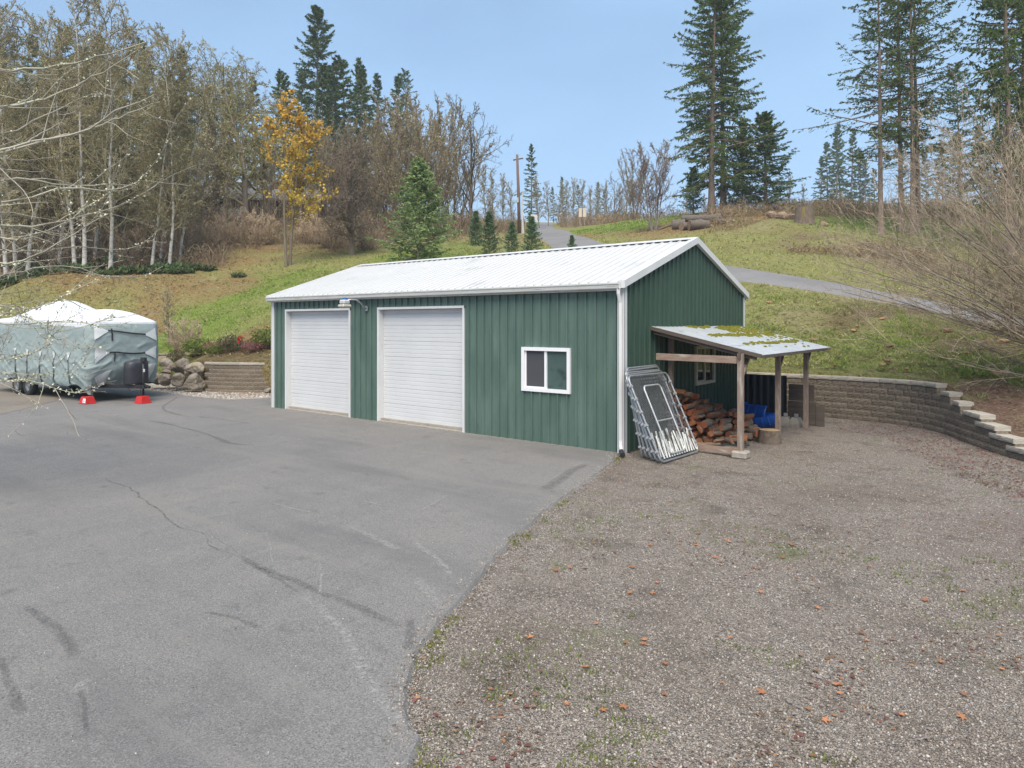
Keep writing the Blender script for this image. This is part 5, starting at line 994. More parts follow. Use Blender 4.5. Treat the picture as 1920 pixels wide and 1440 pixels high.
def conifer(name, seed, H, r, Lmax, t0=.08, nb=150, sub=10, spr=6, droop=-.10, tipup=.03, col=(.040, .075, .035), size=.30, sparse=0., wid=.30, elev=(-5, 20), trunk=True, shape=.75, bare_low=0):
    rg = np.random.default_rng(seed); P0, R0 = trunk_line(rg, H, r, lean=.01, wob=.006, top=.06, m=16); V, F = tubes(P0, R0, 8); tm = mesh_data('trunk', V, F, m_fbark, None, True)
    t = t0 + (1 - t0) * np.linspace(0, .99, nb) ** .9; f = t * 15; i = np.minimum(f.astype(int), 14); w_ = (f - i)[:, None]; p = P0[0][i]*(1-w_) + P0[0][i+1]*w_
    az = np.arange(nb)*2.4 + rg.uniform(-.5, .5, nb); u = (t - t0)/(1 - t0); L = Lmax * ((1 - u)**shape * (.55 + .45*np.minimum(1, u*6)) + .04) * rg.uniform(.5, 1.15, nb) * (1 + .35*(rg.uniform(size=nb) < .12)); el = np.radians(rg.uniform(*elev, nb) + 35*u**2)
    d = np.stack([np.cos(az)*np.cos(el), np.sin(az)*np.cos(el), np.sin(el)], -1); m = 8; B = np.empty((nb, m, 3)); B[:, 0] = p; cur = d
    for j in range(1, m): cur = nm(cur + np.array([0, 0, 1.])*(droop*(1-u)*(1 if j < 5 else -.4) + tipup*(j > 4))[:, None] + rg.normal(size=(nb, 3))*.05); B[:, j] = B[:, j-1] + cur*(L/(m-1))[:, None]
    Rb = np.maximum((.010 + .008*L)[:, None]*np.linspace(1, .25, m)[None], .006); bv = [(B, Rb, 4)]
    if bare_low:      # dead snags under the crown
        k_ = bare_low; tt = rg.uniform(t0*.6, t0 + .12, k_); f = tt*15; i = f.astype(int); w_ = (f-i)[:, None]; q = P0[0][i]*(1-w_)+P0[0][i+1]*w_; a2 = rg.uniform(0, 6.28, k_); dd = np.stack([np.cos(a2), np.sin(a2), rg.uniform(-.1, .25, k_)], -1); ll = rg.uniform(.5, 2.6, k_); Bx = np.empty((k_, m, 3)); Bx[:, 0] = q; cur = nm(dd)
        for j in range(1, m): cur = nm(cur + rg.normal(size=(k_, 3))*.10 + np.array([0, 0, -.03])); Bx[:, j] = Bx[:, j-1] + cur*(ll/(m-1))[:, None]
        bv.append((Bx, np.full((k_, m), .016)*np.linspace(1, .4, m), 3))
    # flat branchlets either side, needles as short narrow blades along them
    kk = sub; N = nb; tt = (np.arange(kk)[None] + rg.uniform(0, 1, (N, kk)))/kk*.86 + .14; f = tt*(m-1); i = np.minimum(f.astype(int), m-2); w_ = (f-i)[..., None]; n_ = np.arange(N)[:, None]; q = B[n_, i]*(1-w_)+B[n_, i+1]*w_; tan = nm(B[n_, i+1]-B[n_, i]); side = nm(np.cross(tan, np.array([0, 0, 1.]))); sg = np.where((np.arange(kk) % 2 == 0)[None, :, None], 1., -1.)
    sd_ = nm(tan*rg.uniform(.5, 1., (N, kk, 1)) + side*sg*rg.uniform(.5, 1., (N, kk, 1)) + rg.normal(size=(N, kk, 3))*.16 + np.array([0, 0, -.14])); sl = (L[:, None]*wid*(1.05-tt)*rg.uniform(.5, 1.2, (N, kk)) + .10); keep = rg.uniform(size=(N, kk)) > sparse; q, sd_, sl = q[keep], sd_[keep], sl[keep]; n = len(q)
    S = q[:, None] + sd_[:, None]*(sl[:, None]*np.linspace(0, 1, spr)[None])[..., None]; S = S + rg.normal(size=S.shape)*.03; S[:, :, 2] -= (np.linspace(0, 1, spr)**2)[None]*sl[:, None]*.18
    base = S.reshape(-1, 3); dirs = np.repeat(sd_, spr, 0); nn = len(base); dirs = nm(dirs + rg.normal(size=(nn, 3))*.55 + np.array([0, 0, -.12])); wv = nm(np.cross(dirs, rg.normal(size=(nn, 3)))); sz_ = size*rg.uniform(.6, 1.3, nn)[:, None]; a = base - dirs*sz_*.3; b = base + dirs*sz_*.7
    Q = np.stack([a, base + wv*sz_*.17, b, base - wv*sz_*.17], 1).reshape(-1, 3); FQ = np.arange(nn)[:, None]*4 + np.array([0, 1, 2, 3]); cc = np.array(col)[None]*rg.uniform(.6, 1.45, (nn, 1)); br = rg.uniform(size=nn) < .04; cc[br] = np.array([.13, .09, .035]); V, F = join([tubes(*x) for x in bv])
    return tree_proto(name, tm, [('branches', mesh_data('branches', V, F, m_fbark)), ('needles', mesh_data('needles', Q, FQ, m_leaf, np.repeat(cc, 4, 0)))])
DK = (.13, .185, .062)
TALL = [conifer('tall_fir_tree', 200 + i, 19.5, .26, 5.0, t0=.10, nb=190, sub=20, spr=9, droop=-.05, col=DK, size=.24, sparse=.12, bare_low=8, shape=.62, elev=(-22, 22)) for i in range(2)]
WISPY = [conifer('wispy_fir_tree', 210 + i, 21, .17, 3.9, t0=.22, nb=100, sub=20, spr=9, droop=-.02, shape=.5, elev=(-15, 25), col=(.14, .19, .075), size=.20, sparse=.3, bare_low=30) for i in range(2)]
YOUNG = conifer('young_fir_tree', 220, 9, .18, 4.0, t0=.08, nb=150, sub=18, spr=9, droop=-.02, tipup=.06, shape=.78, elev=(-15, 28), col=(.135, .205, .08), size=.20)
BUSHY = conifer('bushy_green_fir_tree', 225, 6.6, .12, 2.75, t0=.03, nb=150, sub=16, spr=8, droop=.0, tipup=.08, sparse=.1, col=(.35, .45, .20), size=.20, elev=(5, 32), shape=.85)
BABY = conifer('fir_sapling', 230, 2.9, .05, 1.05, t0=.05, nb=80, sub=9, spr=5, droop=.0, tipup=.08, col=(.15, .235, .12), size=.15, elev=(10, 40))
FARC = [conifer('distant_fir_tree', 240 + i, 20, .26, 3.6, t0=.10, nb=80, sub=13, spr=6, droop=-.05, col=DK, size=.42, shape=.7, sparse=.15, elev=(-20, 25)) for i in range(2)]

rp = np.random.default_rng(77)
def grove(protos, spots, fmt, cat, group, tilt=.03):
    """spots: (bearing, distance, scale[, vertical scale])"""
    out = []
    for i, s_ in enumerate(spots):
        o = plant(protos[i % len(protos)], at(s_[0], s_[1], -.15), rp.uniform(0, 6.28), s_[2], (s_[3] if len(s_) > 3 else s_[2]), rp.normal(0, tilt)); out.append(o)
    if fmt: number_from_left(out, fmt, cat, group)
    return out
# the wood behind the trailer
grove([SHRUB], [(-20, 46, 1.9), (25, 44.5, 1.5), (70, 45.5, 1.8), (118, 44.5, 1.6), (165, 46.5, 2.0), (200, 45.5, 1.4), (245, 46, 1.9), (280, 47.5, 2.1), (322, 46.5, 1.7), (360, 48, 2.0), (400, 49.5, 1.9), (440, 52, 2.1), (490, 52, 1.9), (585, 53, 1.8), (618, 51, 1.6), (690, 50, 1.5)], 'leafless brown understorey bush among the bare trunks, %s from the left', 'bush', 'understorey bushes in the wood')
grove(THIN, [(5, 47, 1.3), (58, 48, 1.5), (105, 50, 1.4), (150, 47, 1.2), (222, 46, 1.3), (262, 48, 1.5), (310, 50, 1.4), (352, 50, 1.2), (410, 56, 1.3)], 'leaning lichen-grey sapling tangled among the alders, %s from the left', 'tree', 'leaning saplings in the wood', .22)
grove(ALD, [(-30, 44, 1.25), (12, 40, 1.2), (30, 43, 1.3), (52, 42, 1.2), (98, 46, 1.25), (112, 44, 1.15), (140, 43, 1.2), (158, 41, 1.25), (178, 45, 1.25), (206, 42, 1.2), (232, 47, 1.15), (285, 44, 1.0), (300, 46, 1.1), (318, 44, 1.05), (338, 46, .95), (-90, 42, 1.2)], 'bare pale-trunked alder in the wood behind the trailer, %s from the left', 'tree', 'pale alders behind the trailer', .06)
grove(OAK, [(40, 54, 1.3), (185, 57, 1.3), (262, 60, 1.3), (330, 62, 1.25), (455, 58, 1.0), (395, 66, 1.2), (120, 64, 1.4), (-20, 60, 1.4), (300, 52, .95), (75, 70, 1.4), (500, 66, 1.15), (425, 72, 1.25)], 'mossy spreading oak with lichen-grey twigs in the wood, %s from the left', 'tree', 'mossy oaks in the wood')
grove(THIN, [(240, 50, 1.0), (370, 56, .9), (505, 60, .95), (425, 52, .8), (560, 62, 1.), (80, 50, 1.2)], 'slender brown bare tree at the edge of the wood, %s from the left', 'tree', 'slender bare trees by the wood')
grove(FARC, [(20, 74, .7), (60, 68, .6), (95, 78, .75), (135, 72, .7), (175, 80, .8), (215, 74, .7), (255, 84, .8), (300, 78, .75), (345, 86, .8), (390, 92, .85), (435, 96, .9), (-50, 70, .8), (0, 90, 1.0), (150, 98, 1.05), (480, 92, .9), (320, 104, 1.0), (40, 92, 1.2), (110, 95, 1.25), (190, 98, 1.25), (270, 99, 1.2), (355, 101, 1.15), (75, 84, 1.0), (230, 88, 1.0)], 'dark fir showing between bare branches behind the alders, %s from the left', 'tree', 'dark firs inside the wood')
tag(plant(TALL[1], at(592, 96, -.2), .6, 1.42, 1.50), 'tallest dark fir rising above the wood behind the yellow maple', 'tree')
tag(plant(WISPY[0], at(765, 112, -.2), 2., 1.12, 1.16), 'narrow dark fir spire standing over the bare twiggy trees', 'tree')
grove(FARC, [(510, 100, 1.05), (560, 108, 1.1), (622, 98, 1.15), (648, 96, 1.1), (663, 104, 1.2), (690, 112, 1.2), (712, 120, 1.25), (738, 116, 1.2), (545, 92, .95), (605, 88, 1.0), (635, 92, 1.0), (675, 100, 1.1)], 'dark fir in the row behind the yellow maple, %s from the left', 'tree', 'firs behind the maple')
tag(plant(MAPLE, at(540, 44.5, -.1), .4, 1.0), 'maple with yellow and orange leaves on the lawn edge', 'tree')
tag(plant(BROWN, at(660, 47.5, -.1), 1.2, .92, .98), 'dense dark brown twiggy tree between the maple and the green fir', 'tree')
grove(VASE, [(735, 62, 1.08), (800, 66, 1.25), (848, 70, 1.1), (700, 68, 1.0), (772, 74, 1.3), (756, 56, .98), (822, 60, 1.05), (690, 60, .92), (640, 68, 1.0), (612, 74, 1.0)], 'upright olive-brown bare tree behind the green fir, %s from the left', 'tree', 'upright bare trees behind the green fir')
tag(plant(OPEN, at(880, 64, -.1), .8, 1.30), 'open-branched dark bare tree against the sky beside the twiggy trees', 'tree')
tag(plant(BUSHY, at(786, 42, -.1), .3, 1.2, 1.02), 'bushy bright green young fir standing just behind the garage roof', 'tree')
sap = grove([BABY], [(892, 52, .95), (918, 47, 1.05), (958, 45, .85), (996, 43, .95), (1072, 41, .55)], 'young green fir sapling above the garage roof ridge, %s from the left', 'tree', 'fir saplings behind the garage')
grove(THIN, [(912, 80, .9), (925, 84, .9), (945, 90, .85), (960, 86, .75), (1012, 92, .85), (1028, 100, .8), (1045, 104, .8), (1090, 96, .8), (1075, 104, .85), (1062, 100, .8), (1105, 90, .65), (1120, 98, .75), (1140, 92, .7), (1162, 88, .65), (1172, 96, .8)], 'thin bare tree on the skyline near the utility pole, %s from the left', 'tree', 'thin bare trees by the lane top')
grove(FARC, [(997, 100, .62), (1056, 130, .45), (1038, 150, .42), (1122, 150, .5), (1134, 170, .5), (1085, 160, .5)], 'distant fir low on the skyline behind the lane, %s from the left', 'tree', 'far firs behind the lane')
tag(plant(OPEN, at(1150, 82, -.1), 2.2, .62), 'crooked bare tree on the crest left of the multi-stemmed tree', 'tree')
tag(plant(MULTI, at(1226, 53.5, -.1), .9, 1.0), 'bare multi-stemmed tree with dark trunk bases on the grassy crest', 'tree')
tag(plant(VASE[0], at(1190, 74, -.1), 2.0, .62, .66), 'brown twiggy bare tree just behind the multi-stemmed one', 'tree')
# firs on the hilltop
tag(plant(TALL[0], at(1334, 60, -.2), 1.1, 1.06, 1.28), 'tall fir with thick bare lower trunk, nearer the multi-stemmed tree', 'tree'); tag(plant(TALL[1], at(1356, 62, -.2), 2.9, 1.0, 1.22), 'tall fir with slimmer trunk, second of the hilltop pair', 'tree')
tag(plant(YOUNG, at(1392, 63, -.2), .2, .55, .95), 'slim mid-sized fir just beyond the tall hilltop pair', 'tree'); tag(plant(YOUNG, at(1436, 60, -.2), 3.4, 1.06, .98), 'broad full fir at the end of the hilltop group', 'tree'); tag(plant(BABY, at(1300, 64, -.1), 2.0, 1.5), 'small brownish-green fir under the tall hilltop pair', 'tree')
grove(WISPY, [(1652, 45, 1.0, .98), (1690, 47, 1.0, 1.2), (1712, 46, 1.0, 1.25), (1723, 48, 1., 1.15), (1802, 52, .75, .6)], 'tall sparse fir behind the bare shrub, %s of that group from the left', 'tree', 'sparse firs behind the bare shrub', .012)
grove(TALL, [(1893, 40, .8, 1.25), (1916, 42, .85, 1.3)], 'tall dark fir at the right edge above the bare shrub, %s of two', 'tree', 'firs at the photo edge', .01)
grove(FARC, [(1538, 190, 1.2), (1552, 195, 1.45), (1568, 188, 1.62), (1580, 192, 1.5), (1594, 190, 1.55), (1610, 195, 1.35), (1624, 190, 1.2), (1640, 200, 1.15), (1800, 185, 1.6), (1840, 190, 1.8), (1770, 185, 1.5), (1880, 180, 1.9), (1700, 190, 1.3), (1740, 195, 1.4)], 'bluish far fir on the distant skyline beyond the hilltop, %s from the left', 'tree', 'far bluish firs')
grove(THIN, [(1285, 80, .5), (1320, 90, .45), (1480, 66, .4), (1505, 70, .35)], 'short bare sapling on the crest around the firs, %s from the left', 'tree', 'bare saplings on the crest')

# ---- near bare tree at the edge of the yard: limbs reach across the view
def near_tree():
    rg = np.random.default_rng(301); base = D(-330, HY, 10.5); base = np.array([base[0], base[1], 0.]); t_ = thing('lichen_tree', 'bare lichen-covered branches reaching in from the left edge over the trailer', 'tree', tuple(base))
    TR = np.array([(0, 0, -.2), (.05, 0, .8), (.0, .1, 1.6), (.1, .1, 2.6), (.05, .2, 3.8), (.2, .2, 5.2), (.3, .3, 7.0), (.3, .4, 9.0)]); V, F = tubes(TR[None], np.array([[.24, .19, .17, .155, .14, .11, .07, .03]]), 10); link('trunk', mesh_data('trunk', V, F, m_dbark, None, True), t_)
    limbs = [(5.8, [(-60, 190), (0, 200), (70, 190), (135, 165), (200, 128), (262, 92)], 10.2, .032), (6.2, [(-60, 120), (0, 131), (70, 130), (140, 118), (215, 98), (275, 78)], 9.6, .034), (4.6, [(-60, 300), (0, 282), (60, 264), (110, 262), (170, 240), (230, 200), (290, 180)], 9.4, .034), (4.4, [(-60, 300), (0, 288), (90, 262), (180, 240), (215, 222), (300, 190)], 11., .03),
      (4.1, [(-60, 360), (0, 340), (50, 335), (100, 345), (160, 348), (215, 350), (262, 348)], 10.2, .03), (3.6, [(-60, 390), (0, 380), (60, 368), (130, 352), (190, 356), (245, 348), (285, 310), (318, 258)], 9.6, .028), (3.2, [(-60, 440), (0, 422), (70, 424), (140, 410), (200, 394), (255, 370), (305, 335)], 10.4, .028), (3.0, [(-60, 460), (0, 470), (80, 470), (150, 462), (220, 470), (262, 460), (304, 428)], 11.4, .026),
      (2.6, [(-60, 500), (0, 496), (60, 482), (110, 455), (160, 428), (200, 400)], 9.2, .028), (2.4, [(-60, 545), (0, 520), (60, 505), (130, 498), (200, 520), (262, 520), (305, 500)], 10.8, .024), (2.2, [(-60, 570), (0, 572), (50, 580), (100, 566), (140, 545), (185, 522)], 10.0, .022), (2.0, [(-60, 600), (0, 608), (60, 606), (130, 602), (200, 615), (255, 600)], 10.6, .02), (1.9, [(-60, 640), (0, 590), (60, 598), (110, 620), (165, 610), (215, 590)], 9.8, .018),
      (1.7, [(-60, 660), (0, 676), (40, 668), (80, 652), (120, 632), (152, 655), (200, 648)], 9.6, .018), (1.4, [(-60, 690), (0, 700), (60, 704), (110, 700), (160, 702), (205, 690)], 10.2, .014), (1.3, [(-60, 700), (0, 715), (50, 712), (95, 725), (140, 738), (175, 728)], 9.6, .013), (3.4, [(-60, 410), (0, 446), (60, 440), (120, 418), (175, 380), (222, 352)], 12., .026), (5.0, [(-60, 240), (0, 250), (60, 230), (110, 205), (160, 180), (205, 178)], 11.6, .026)]
    P0 = []; R0 = []
    for (z0, pts, d, r_) in limbs:
        z = np.interp(z0, TR[:, 2], np.arange(len(TR))); i = int(z); s_ = TR[i] + (TR[min(i+1, 7)] - TR[i])*(z-i); L_pts = [s_] + [D(px, py, d + .35*math.sin(px*.02 + z0)) - base for px, py in pts]; q = resample(L_pts, .12); idx = np.linspace(0, len(q)-1, 26).astype(int); q = q[idx] + rg.normal(size=(26, 3))*.012; P0.append(q); R0.append(r_*.95*np.linspace(1.15, .2, 26))
    P0, R0 = np.array(P0), np.array(R0); lv = [(P0, R0, 6)]; P, Rr = P0, R0
    for k, ln, ang, m, bend, up, rr, rmin, t0 in ((10, .22, (20, 50), 10, .09, .035, .55, .0046, .25), (4, .42, (25, 60), 7, .12, .02, .6, .0034, .15), (3, .40, (25, 65), 4, .15, .02, .7, .0024, .15)): P, Rr = grow(P, Rr, rg, k, t0, .98, ln, ang, m, bend, up, rr, rmin, .45); lv.append((P, Rr, 4 if m > 9 else 3))
    mv = [tubes(*l) for l in lv]; V, F = join(mv); C = []
    for j, (vv, _) in enumerate(mv): n = len(lv[j][0]); per = len(vv)//n; b = np.array((.40, .37, .30)) if j < 2 else np.array((.33, .27, .22)); k_ = np.clip(vnoise(vv[:, 0]*3, vv[:, 1]*3, vv[:, 2]*3, 5)[:, None]*2 + .2, 0, 1)*(.7 if j < 2 else .15); C.append((b[None]*np.repeat(rg.uniform(.75, 1.2, n), per)[:, None])*(1-k_) + np.array((.55, .55, .42))*k_)
    link('branches', mesh_data('branches', V, F, m_twig, np.vstack(C)), t_)
    ps = np.vstack([along(rg, P0[:, 5:], 3000, .018), along(rg, lv[1][0], 1600, .010)]); ps = ps[vnoise(ps[:, 0]*1.6, ps[:, 1]*1.6, ps[:, 2]*1.6, 8) > .0]; V, F, C = leaf_quads(rg, ps, .034, [(.55, .56, .42), (.48, .50, .36), (.60, .60, .48)], .2, .2, .8); link('lichen', mesh_data('lichen', V, F, m_lichen, C), t_)
near_tree()
b_ = D(-330, HY, 10.5); ang_ = np.arange(20)*2*math.pi/20; tag(sheet('planting_bed', [(b_[0] + 1.3*math.cos(a), b_[1] + 1.3*math.sin(a)) for a in ang_], .05, M('bed_soil', (.10, .07, .05), (.16, .115, .08), scale=9, rough=.95, bump=.03, bscale=14), .06, wob=.15), kind='structure')
# ---- bare tan shrub on the bank at the other side
def near_shrub():
    rg = np.random.default_rng(401); d0 = 15.5; base = np.array(at(2090, d0)); t_ = thing('bare_shrub', 'large tan leafless shrub fanning over the lane at the right edge', 'shrub', tuple(base)); P0 = []; R0 = []; n = 84
    for i in range(n):
        u = (i + rg.uniform(0, 1))/n; tip = np.array([D(px, py, d0 + rg.uniform(-2.2, 3.0)) for px, py in [(np.interp(u, [0, .2, .42, .62, .8, 1.], [1600, 1585, 1640, 1720, 1840, 1990]) + rg.normal(0, 45), np.interp(u, [0, .2, .42, .62, .8, 1.], [565, 490, 380, 295, 235, 210]) + rg.normal(0, 26))]])[0]
        b = base + np.array([rg.normal(0, .25), rg.normal(0, .25), rg.uniform(-.1, .9)]); mid = b*.52 + tip*.48 + np.array([0, 0, rg.uniform(-.12, .40)]) + rg.normal(size=3)*.10; tip = tip*.94 + b*.06; q = resample([b - base, mid - base, tip - base], .1); idx = np.linspace(0, len(q)-1, 18).astype(int); q = q[idx] + rg.normal(size=(18, 3))*.012; P0.append(q); R0.append(rg.uniform(.012, .028)*np.linspace(1.2, .22, 18))
    P0, R0 = np.array(P0), np.array(R0); lv = [(P0, R0, 5)]; P, Rr = P0, R0
    for k, ln, ang, m, bend, up, rr, rmin, t0 in ((9, .36, (15, 48), 8, .08, .075, .6, .0055, .15), (5, .42, (18, 48), 6, .10, .06, .65, .0042, .15), (3, .42, (18, 55), 4, .12, .03, .7, .0036, .15)): P, Rr = grow(P, Rr, rg, k, t0, .97, ln, ang, m, bend, up, rr, rmin, .45); lv.append((P, Rr, 3))
    mv = [tubes(*l) for l in lv]; V, F = join(mv); C = []
    for j, (vv, _) in enumerate(mv): n_ = len(lv[j][0]); per = len(vv)//n_; b = np.array((.43, .38, .31)) if j < 1 else np.array((.46, .37, .27)); C.append(b[None]*np.repeat(rg.uniform(.55, 1.25, n_), per)[:, None])
    nst = len(mv[0][0]); V0, F0 = mv[0]; link('stems', mesh_data('stems', V0, F0, m_twig, C[0]), t_); V, F = join(mv[1:]); link('twigs', mesh_data('twigs', V, F, m_twig, np.vstack(C[1:])), t_)
near_shrub()

# ---- garden behind the short wall
def bed_at(px, d): return at(px, d)
tag(plant(SHRUB, at(345, 29.5), .5, 1.08, 1.15), 'rounded tan leafless shrub on the lawn above the boulders', 'shrub')
tag(plant(THIN[1], at(315, 31.5), .5, .30, .30), 'thin lichen-spotted sapling on the lawn behind the dry shrub', 'tree')
def leafy(name, seed, wd, ht, n, cols, size, stem=True, hang=-.6):
    rg = np.random.default_rng(seed); u = rg.uniform(-1, 1, (n*2, 3)); u = u[np.linalg.norm(u, axis=1) < 1][:n]; p = u*np.array([wd, wd, ht*.5]) + np.array([0, 0, ht*.5]); p = p + .12*wd*vnoise(p[:, 0]*6, p[:, 1]*6, p[:, 2]*6 + seed)[:, None]; V, F, C = leaf_quads(rg, p, size, cols, .3, hang, .5); parts = [('leaves', mesh_data('leaves', V, F, m_leaf, C))]
    k = 26; a = rg.uniform(0, 6.28, k); P = np.stack([np.zeros((k, 3)), np.c_[np.cos(a)*wd*.3, np.sin(a)*wd*.3, np.full(k, ht*.45)], np.c_[np.cos(a)*wd*.7, np.sin(a)*wd*.7, rg.uniform(.5, 1, k)*ht]], 1); V, F = tubes(P, np.tile(np.array([.01, .007, .004]), (k, 1)), 3); parts.append(('stems', mesh_data('stems', V, F, M('shrub_stem', (.27, .20, .14), scale=8, rough=.9)))); return tree_proto(name, None, parts)
LG = leafy('garden_shrub', 501, .55, .65, 900, [(.19, .25, .05), (.24, .27, .07), (.12, .18, .04)], .09); HE = leafy('heather', 502, .50, .30, 1500, [(.36, .13, .16), (.28, .10, .12), (.30, .20, .13), (.42, .20, .22)], .05); GD = leafy('garden_shrub', 503, .5, .55, 800, [(.13, .15, .06), (.19, .18, .09), (.22, .16, .10)], .08); FERN = leafy('sword_fern', 505, .85, .55, 420, [(.10, .165, .065), (.14, .21, .085), (.075, .12, .05), (.20, .17, .09)], .26, hang=-.9)
for pr, px, d, s_, lab, cat in ((LG, 372, 28.2, 1.1, 'light green leafy shrub beside the pink heather above the boulders', 'shrub'), (LG, 503, 26.8, 1.15, 'yellow-green shrub at the garage corner above the short wall', 'shrub'), (GD, 432, 26.9, 1.15, 'olive shrub with a red flower between two pink heathers', 'shrub'), (HE, 408, 27.4, 1.1, 'pink heather clump nearer the boulders', 'heather'), (HE, 477, 26.6, 1.1, 'pink heather clump nearer the garage', 'heather'), (GD, 330, 27.6, .8, 'low grey-green plant growing on top of the boulders', 'plant'), (LG, 402, 26.6, .6, 'small lime green plant at the end of the short wall', 'plant')): tag(plant(pr, at(px, d, -.02), rp.uniform(0, 6), s_), lab, cat)
rg = np.random.default_rng(9); c0 = np.array(at(450, 26.4, .52)); V, F, C = leaf_quads(rg, rg.normal(size=(14, 3))*.05 + c0, .11, (.62, .02, .02), .2, 0, .8); tag(link('red_flower', mesh_data('red_flower', V, F, m_leaf, C)), 'single bright red flower on the olive shrub above the short wall', 'flower')
m_slabst = M('garden_stone', (.24, .20, .14), (.17, .14, .10), scale=4, rough=.95, bump=.04, bscale=6, c3=(.17, .17, .03), scale3=1.6, f3=(.48, .65))
for i, (px, d, lx, lz, lab) in enumerate(((318, 29.2, 1.4, .22, 'long mossy stone edging on the upper terrace beside the trailer'), (325, 28.3, 1.6, .26, 'mossy stone edging on the lower terrace above the boulders'), (350, 29.0, .55, .28, 'flat tan stone at the foot of the dry shrub'), (368, 29.0, .5, .26, 'second flat tan stone beside the dry shrub'), (395, 28.9, 1.2, .16, 'low dark stone edging behind the pink heather'))):
    o = link('garden_stone', rock_mesh(140 + i, 3, .6, m_slabst, .2), None, at(px, d, .08), (0, 0, -PSI + rng.uniform(-.1, .1))); o.scale = (lx*.6, .28, lz); tag(o, lab, 'stone', 'edging stones above the boulders')
ferns = [plant(FERN, at(px, d, -.05), rp.uniform(0, 6), s_) for px, d, s_ in [(20, 37.5, .9), (48, 38.2, .7), (150, 39.5, .9), (172, 41.5, .6), (195, 39.4, .5), (222, 40.5, .8), (236, 41.6, .55), (258, 41.2, .9), (276, 42.6, .7), (292, 41.4, .6), (305, 42.4, 1.), (328, 41.8, .7), (340, 43., .9), (352, 42.2, .5), (368, 43.6, .7), (392, 43.5, .6), (448, 41.5, .5), (130, 42.5, 1.), (112, 41, .7), (90, 40, .9), (66, 39, .8), (0, 39, 1.), (205, 45, 1.1), (300, 46, .9), (60, 43, 1.1), (160, 45, 1.)]]
number_from_left(ferns, 'dark green sword fern at the foot of the wood, %s from the left', 'fern', 'ferns along the edge of the wood')

# ------------------------------------------------------------------ ground cover: grass, brush, fallen leaves, loose stones
rc = np.random.default_rng(900); _O = np.array([-3., -16.]); _e = resample(EDGE, .3); _a = np.arctan2(_e[:, 0] - _O[0], _e[:, 1] - _O[1]); _r = np.hypot(_e[:, 0] - _O[0], _e[:, 1] - _O[1]); _s = np.argsort(_a)
def beyond(x, y): return np.hypot(x - _O[0], y - _O[1]) - np.interp(np.arctan2(x - _O[0], y - _O[1]), _a[_s], _r[_s])
def scatter(n, p0, p1, d0, d1, pw=1.):
    px = rc.uniform(p0, p1, n); d = d0 * (d1 / d0) ** (rc.uniform(0, 1, n) ** pw); k = (px - 960) / FPX; x = CAM[0] + (FW[0] + RT[0]*k)*d; y = CAM[1] + (FW[1] + RT[1]*k)*d; return x, y
def blades(x, y, z, h, wd, col, k=3, spread=.05, lean=.5):
    n = len(x); wd = np.repeat(np.broadcast_to(wd, (n,)), k); b = np.stack([x, y, z], -1); b = np.repeat(b, k, 0) + np.c_[rc.normal(0, spread, (n*k, 2)), np.zeros(n*k)]; a = rc.uniform(0, 6.28, n*k); hh_ = np.repeat(h, k)*rc.uniform(.6, 1.3, n*k); w_ = np.stack([np.cos(a), np.sin(a), np.zeros(n*k)], -1)*(wd*rc.uniform(.6, 1.3, n*k))[:, None]; tip = b + np.stack([rc.normal(0, lean, n*k)*hh_, rc.normal(0, lean, n*k)*hh_, hh_], -1)
    V = np.stack([b - w_, b + w_, tip], 1).reshape(-1, 3); F = np.arange(n*k)[:, None]*3 + np.array([0, 1, 2]); c = np.repeat(col, k, 0)*rc.uniform(.7, 1.35, (n*k, 1)); return V, F, np.repeat(c, 3, 0)
x, y = scatter(125000, -60, 2050, 15.5, 66, .8); ok = (beyond(x, y) > .25) & (road_dist(x, y) > 1.75); x, y = x[ok], y[ok]; dd = np.hypot(x - CAM[0], y - CAM[1]); cv = cover(x, y)
gr = np.clip((cv[:, 1] - cv[:, 0]) * 12 + .35, 0, 1); keep = rc.uniform(size=len(x)) < (.25 + .75*gr) * (vnoise(x/.9, y/.9, 2.) > -.45); x, y, dd, cv, gr = x[keep], y[keep], dd[keep], cv[keep], gr[keep]
dry = rc.uniform(size=len(x)) < .22; cc = cv*1.12; cc[dry] = np.array([.44, .39, .22]); gn = rc.uniform(size=len(x)) < .25*gr; cc[gn] = np.array([.24, .33, .075])
V, F, C = blades(x, y, hh(x, y) - .02, (.045 + .06*rc.uniform(size=len(x)))*(1 + dd/70)*(.6 + .9*np.clip(vnoise(x/.8, y/.8, 5.), 0, 1)), .009 + dd*.0006, cc*1.15, 3, .06, .9)
xx, yy = scatter(2600, 1380, 2000, 15.5, 27); k = (beyond(xx, yy) > .3) & (road_dist(xx, yy) > 1.8) & (vnoise(xx/1.1, yy/1.1, 14.) > -.05); xx, yy = xx[k], yy[k]; V3, F3, C3 = blades(xx, yy, hh(xx, yy) - .02, np.full(len(xx), .13), .014, np.tile(np.array([[.30, .365, .095]]), (len(xx), 1))*rc.uniform(.8, 1.25, (len(xx), 1)), 9, .085, .7); C = np.vstack([C, C3]); F = np.vstack([F, F3 + len(V)]); V = np.vstack([V, V3])
tag(link('hill_grass', mesh_data('hill_grass', V, F, m_leaf, C)), 'short patchy green and tan grass covering the hillside', 'grass', kind='stuff'); print('grass', len(F))
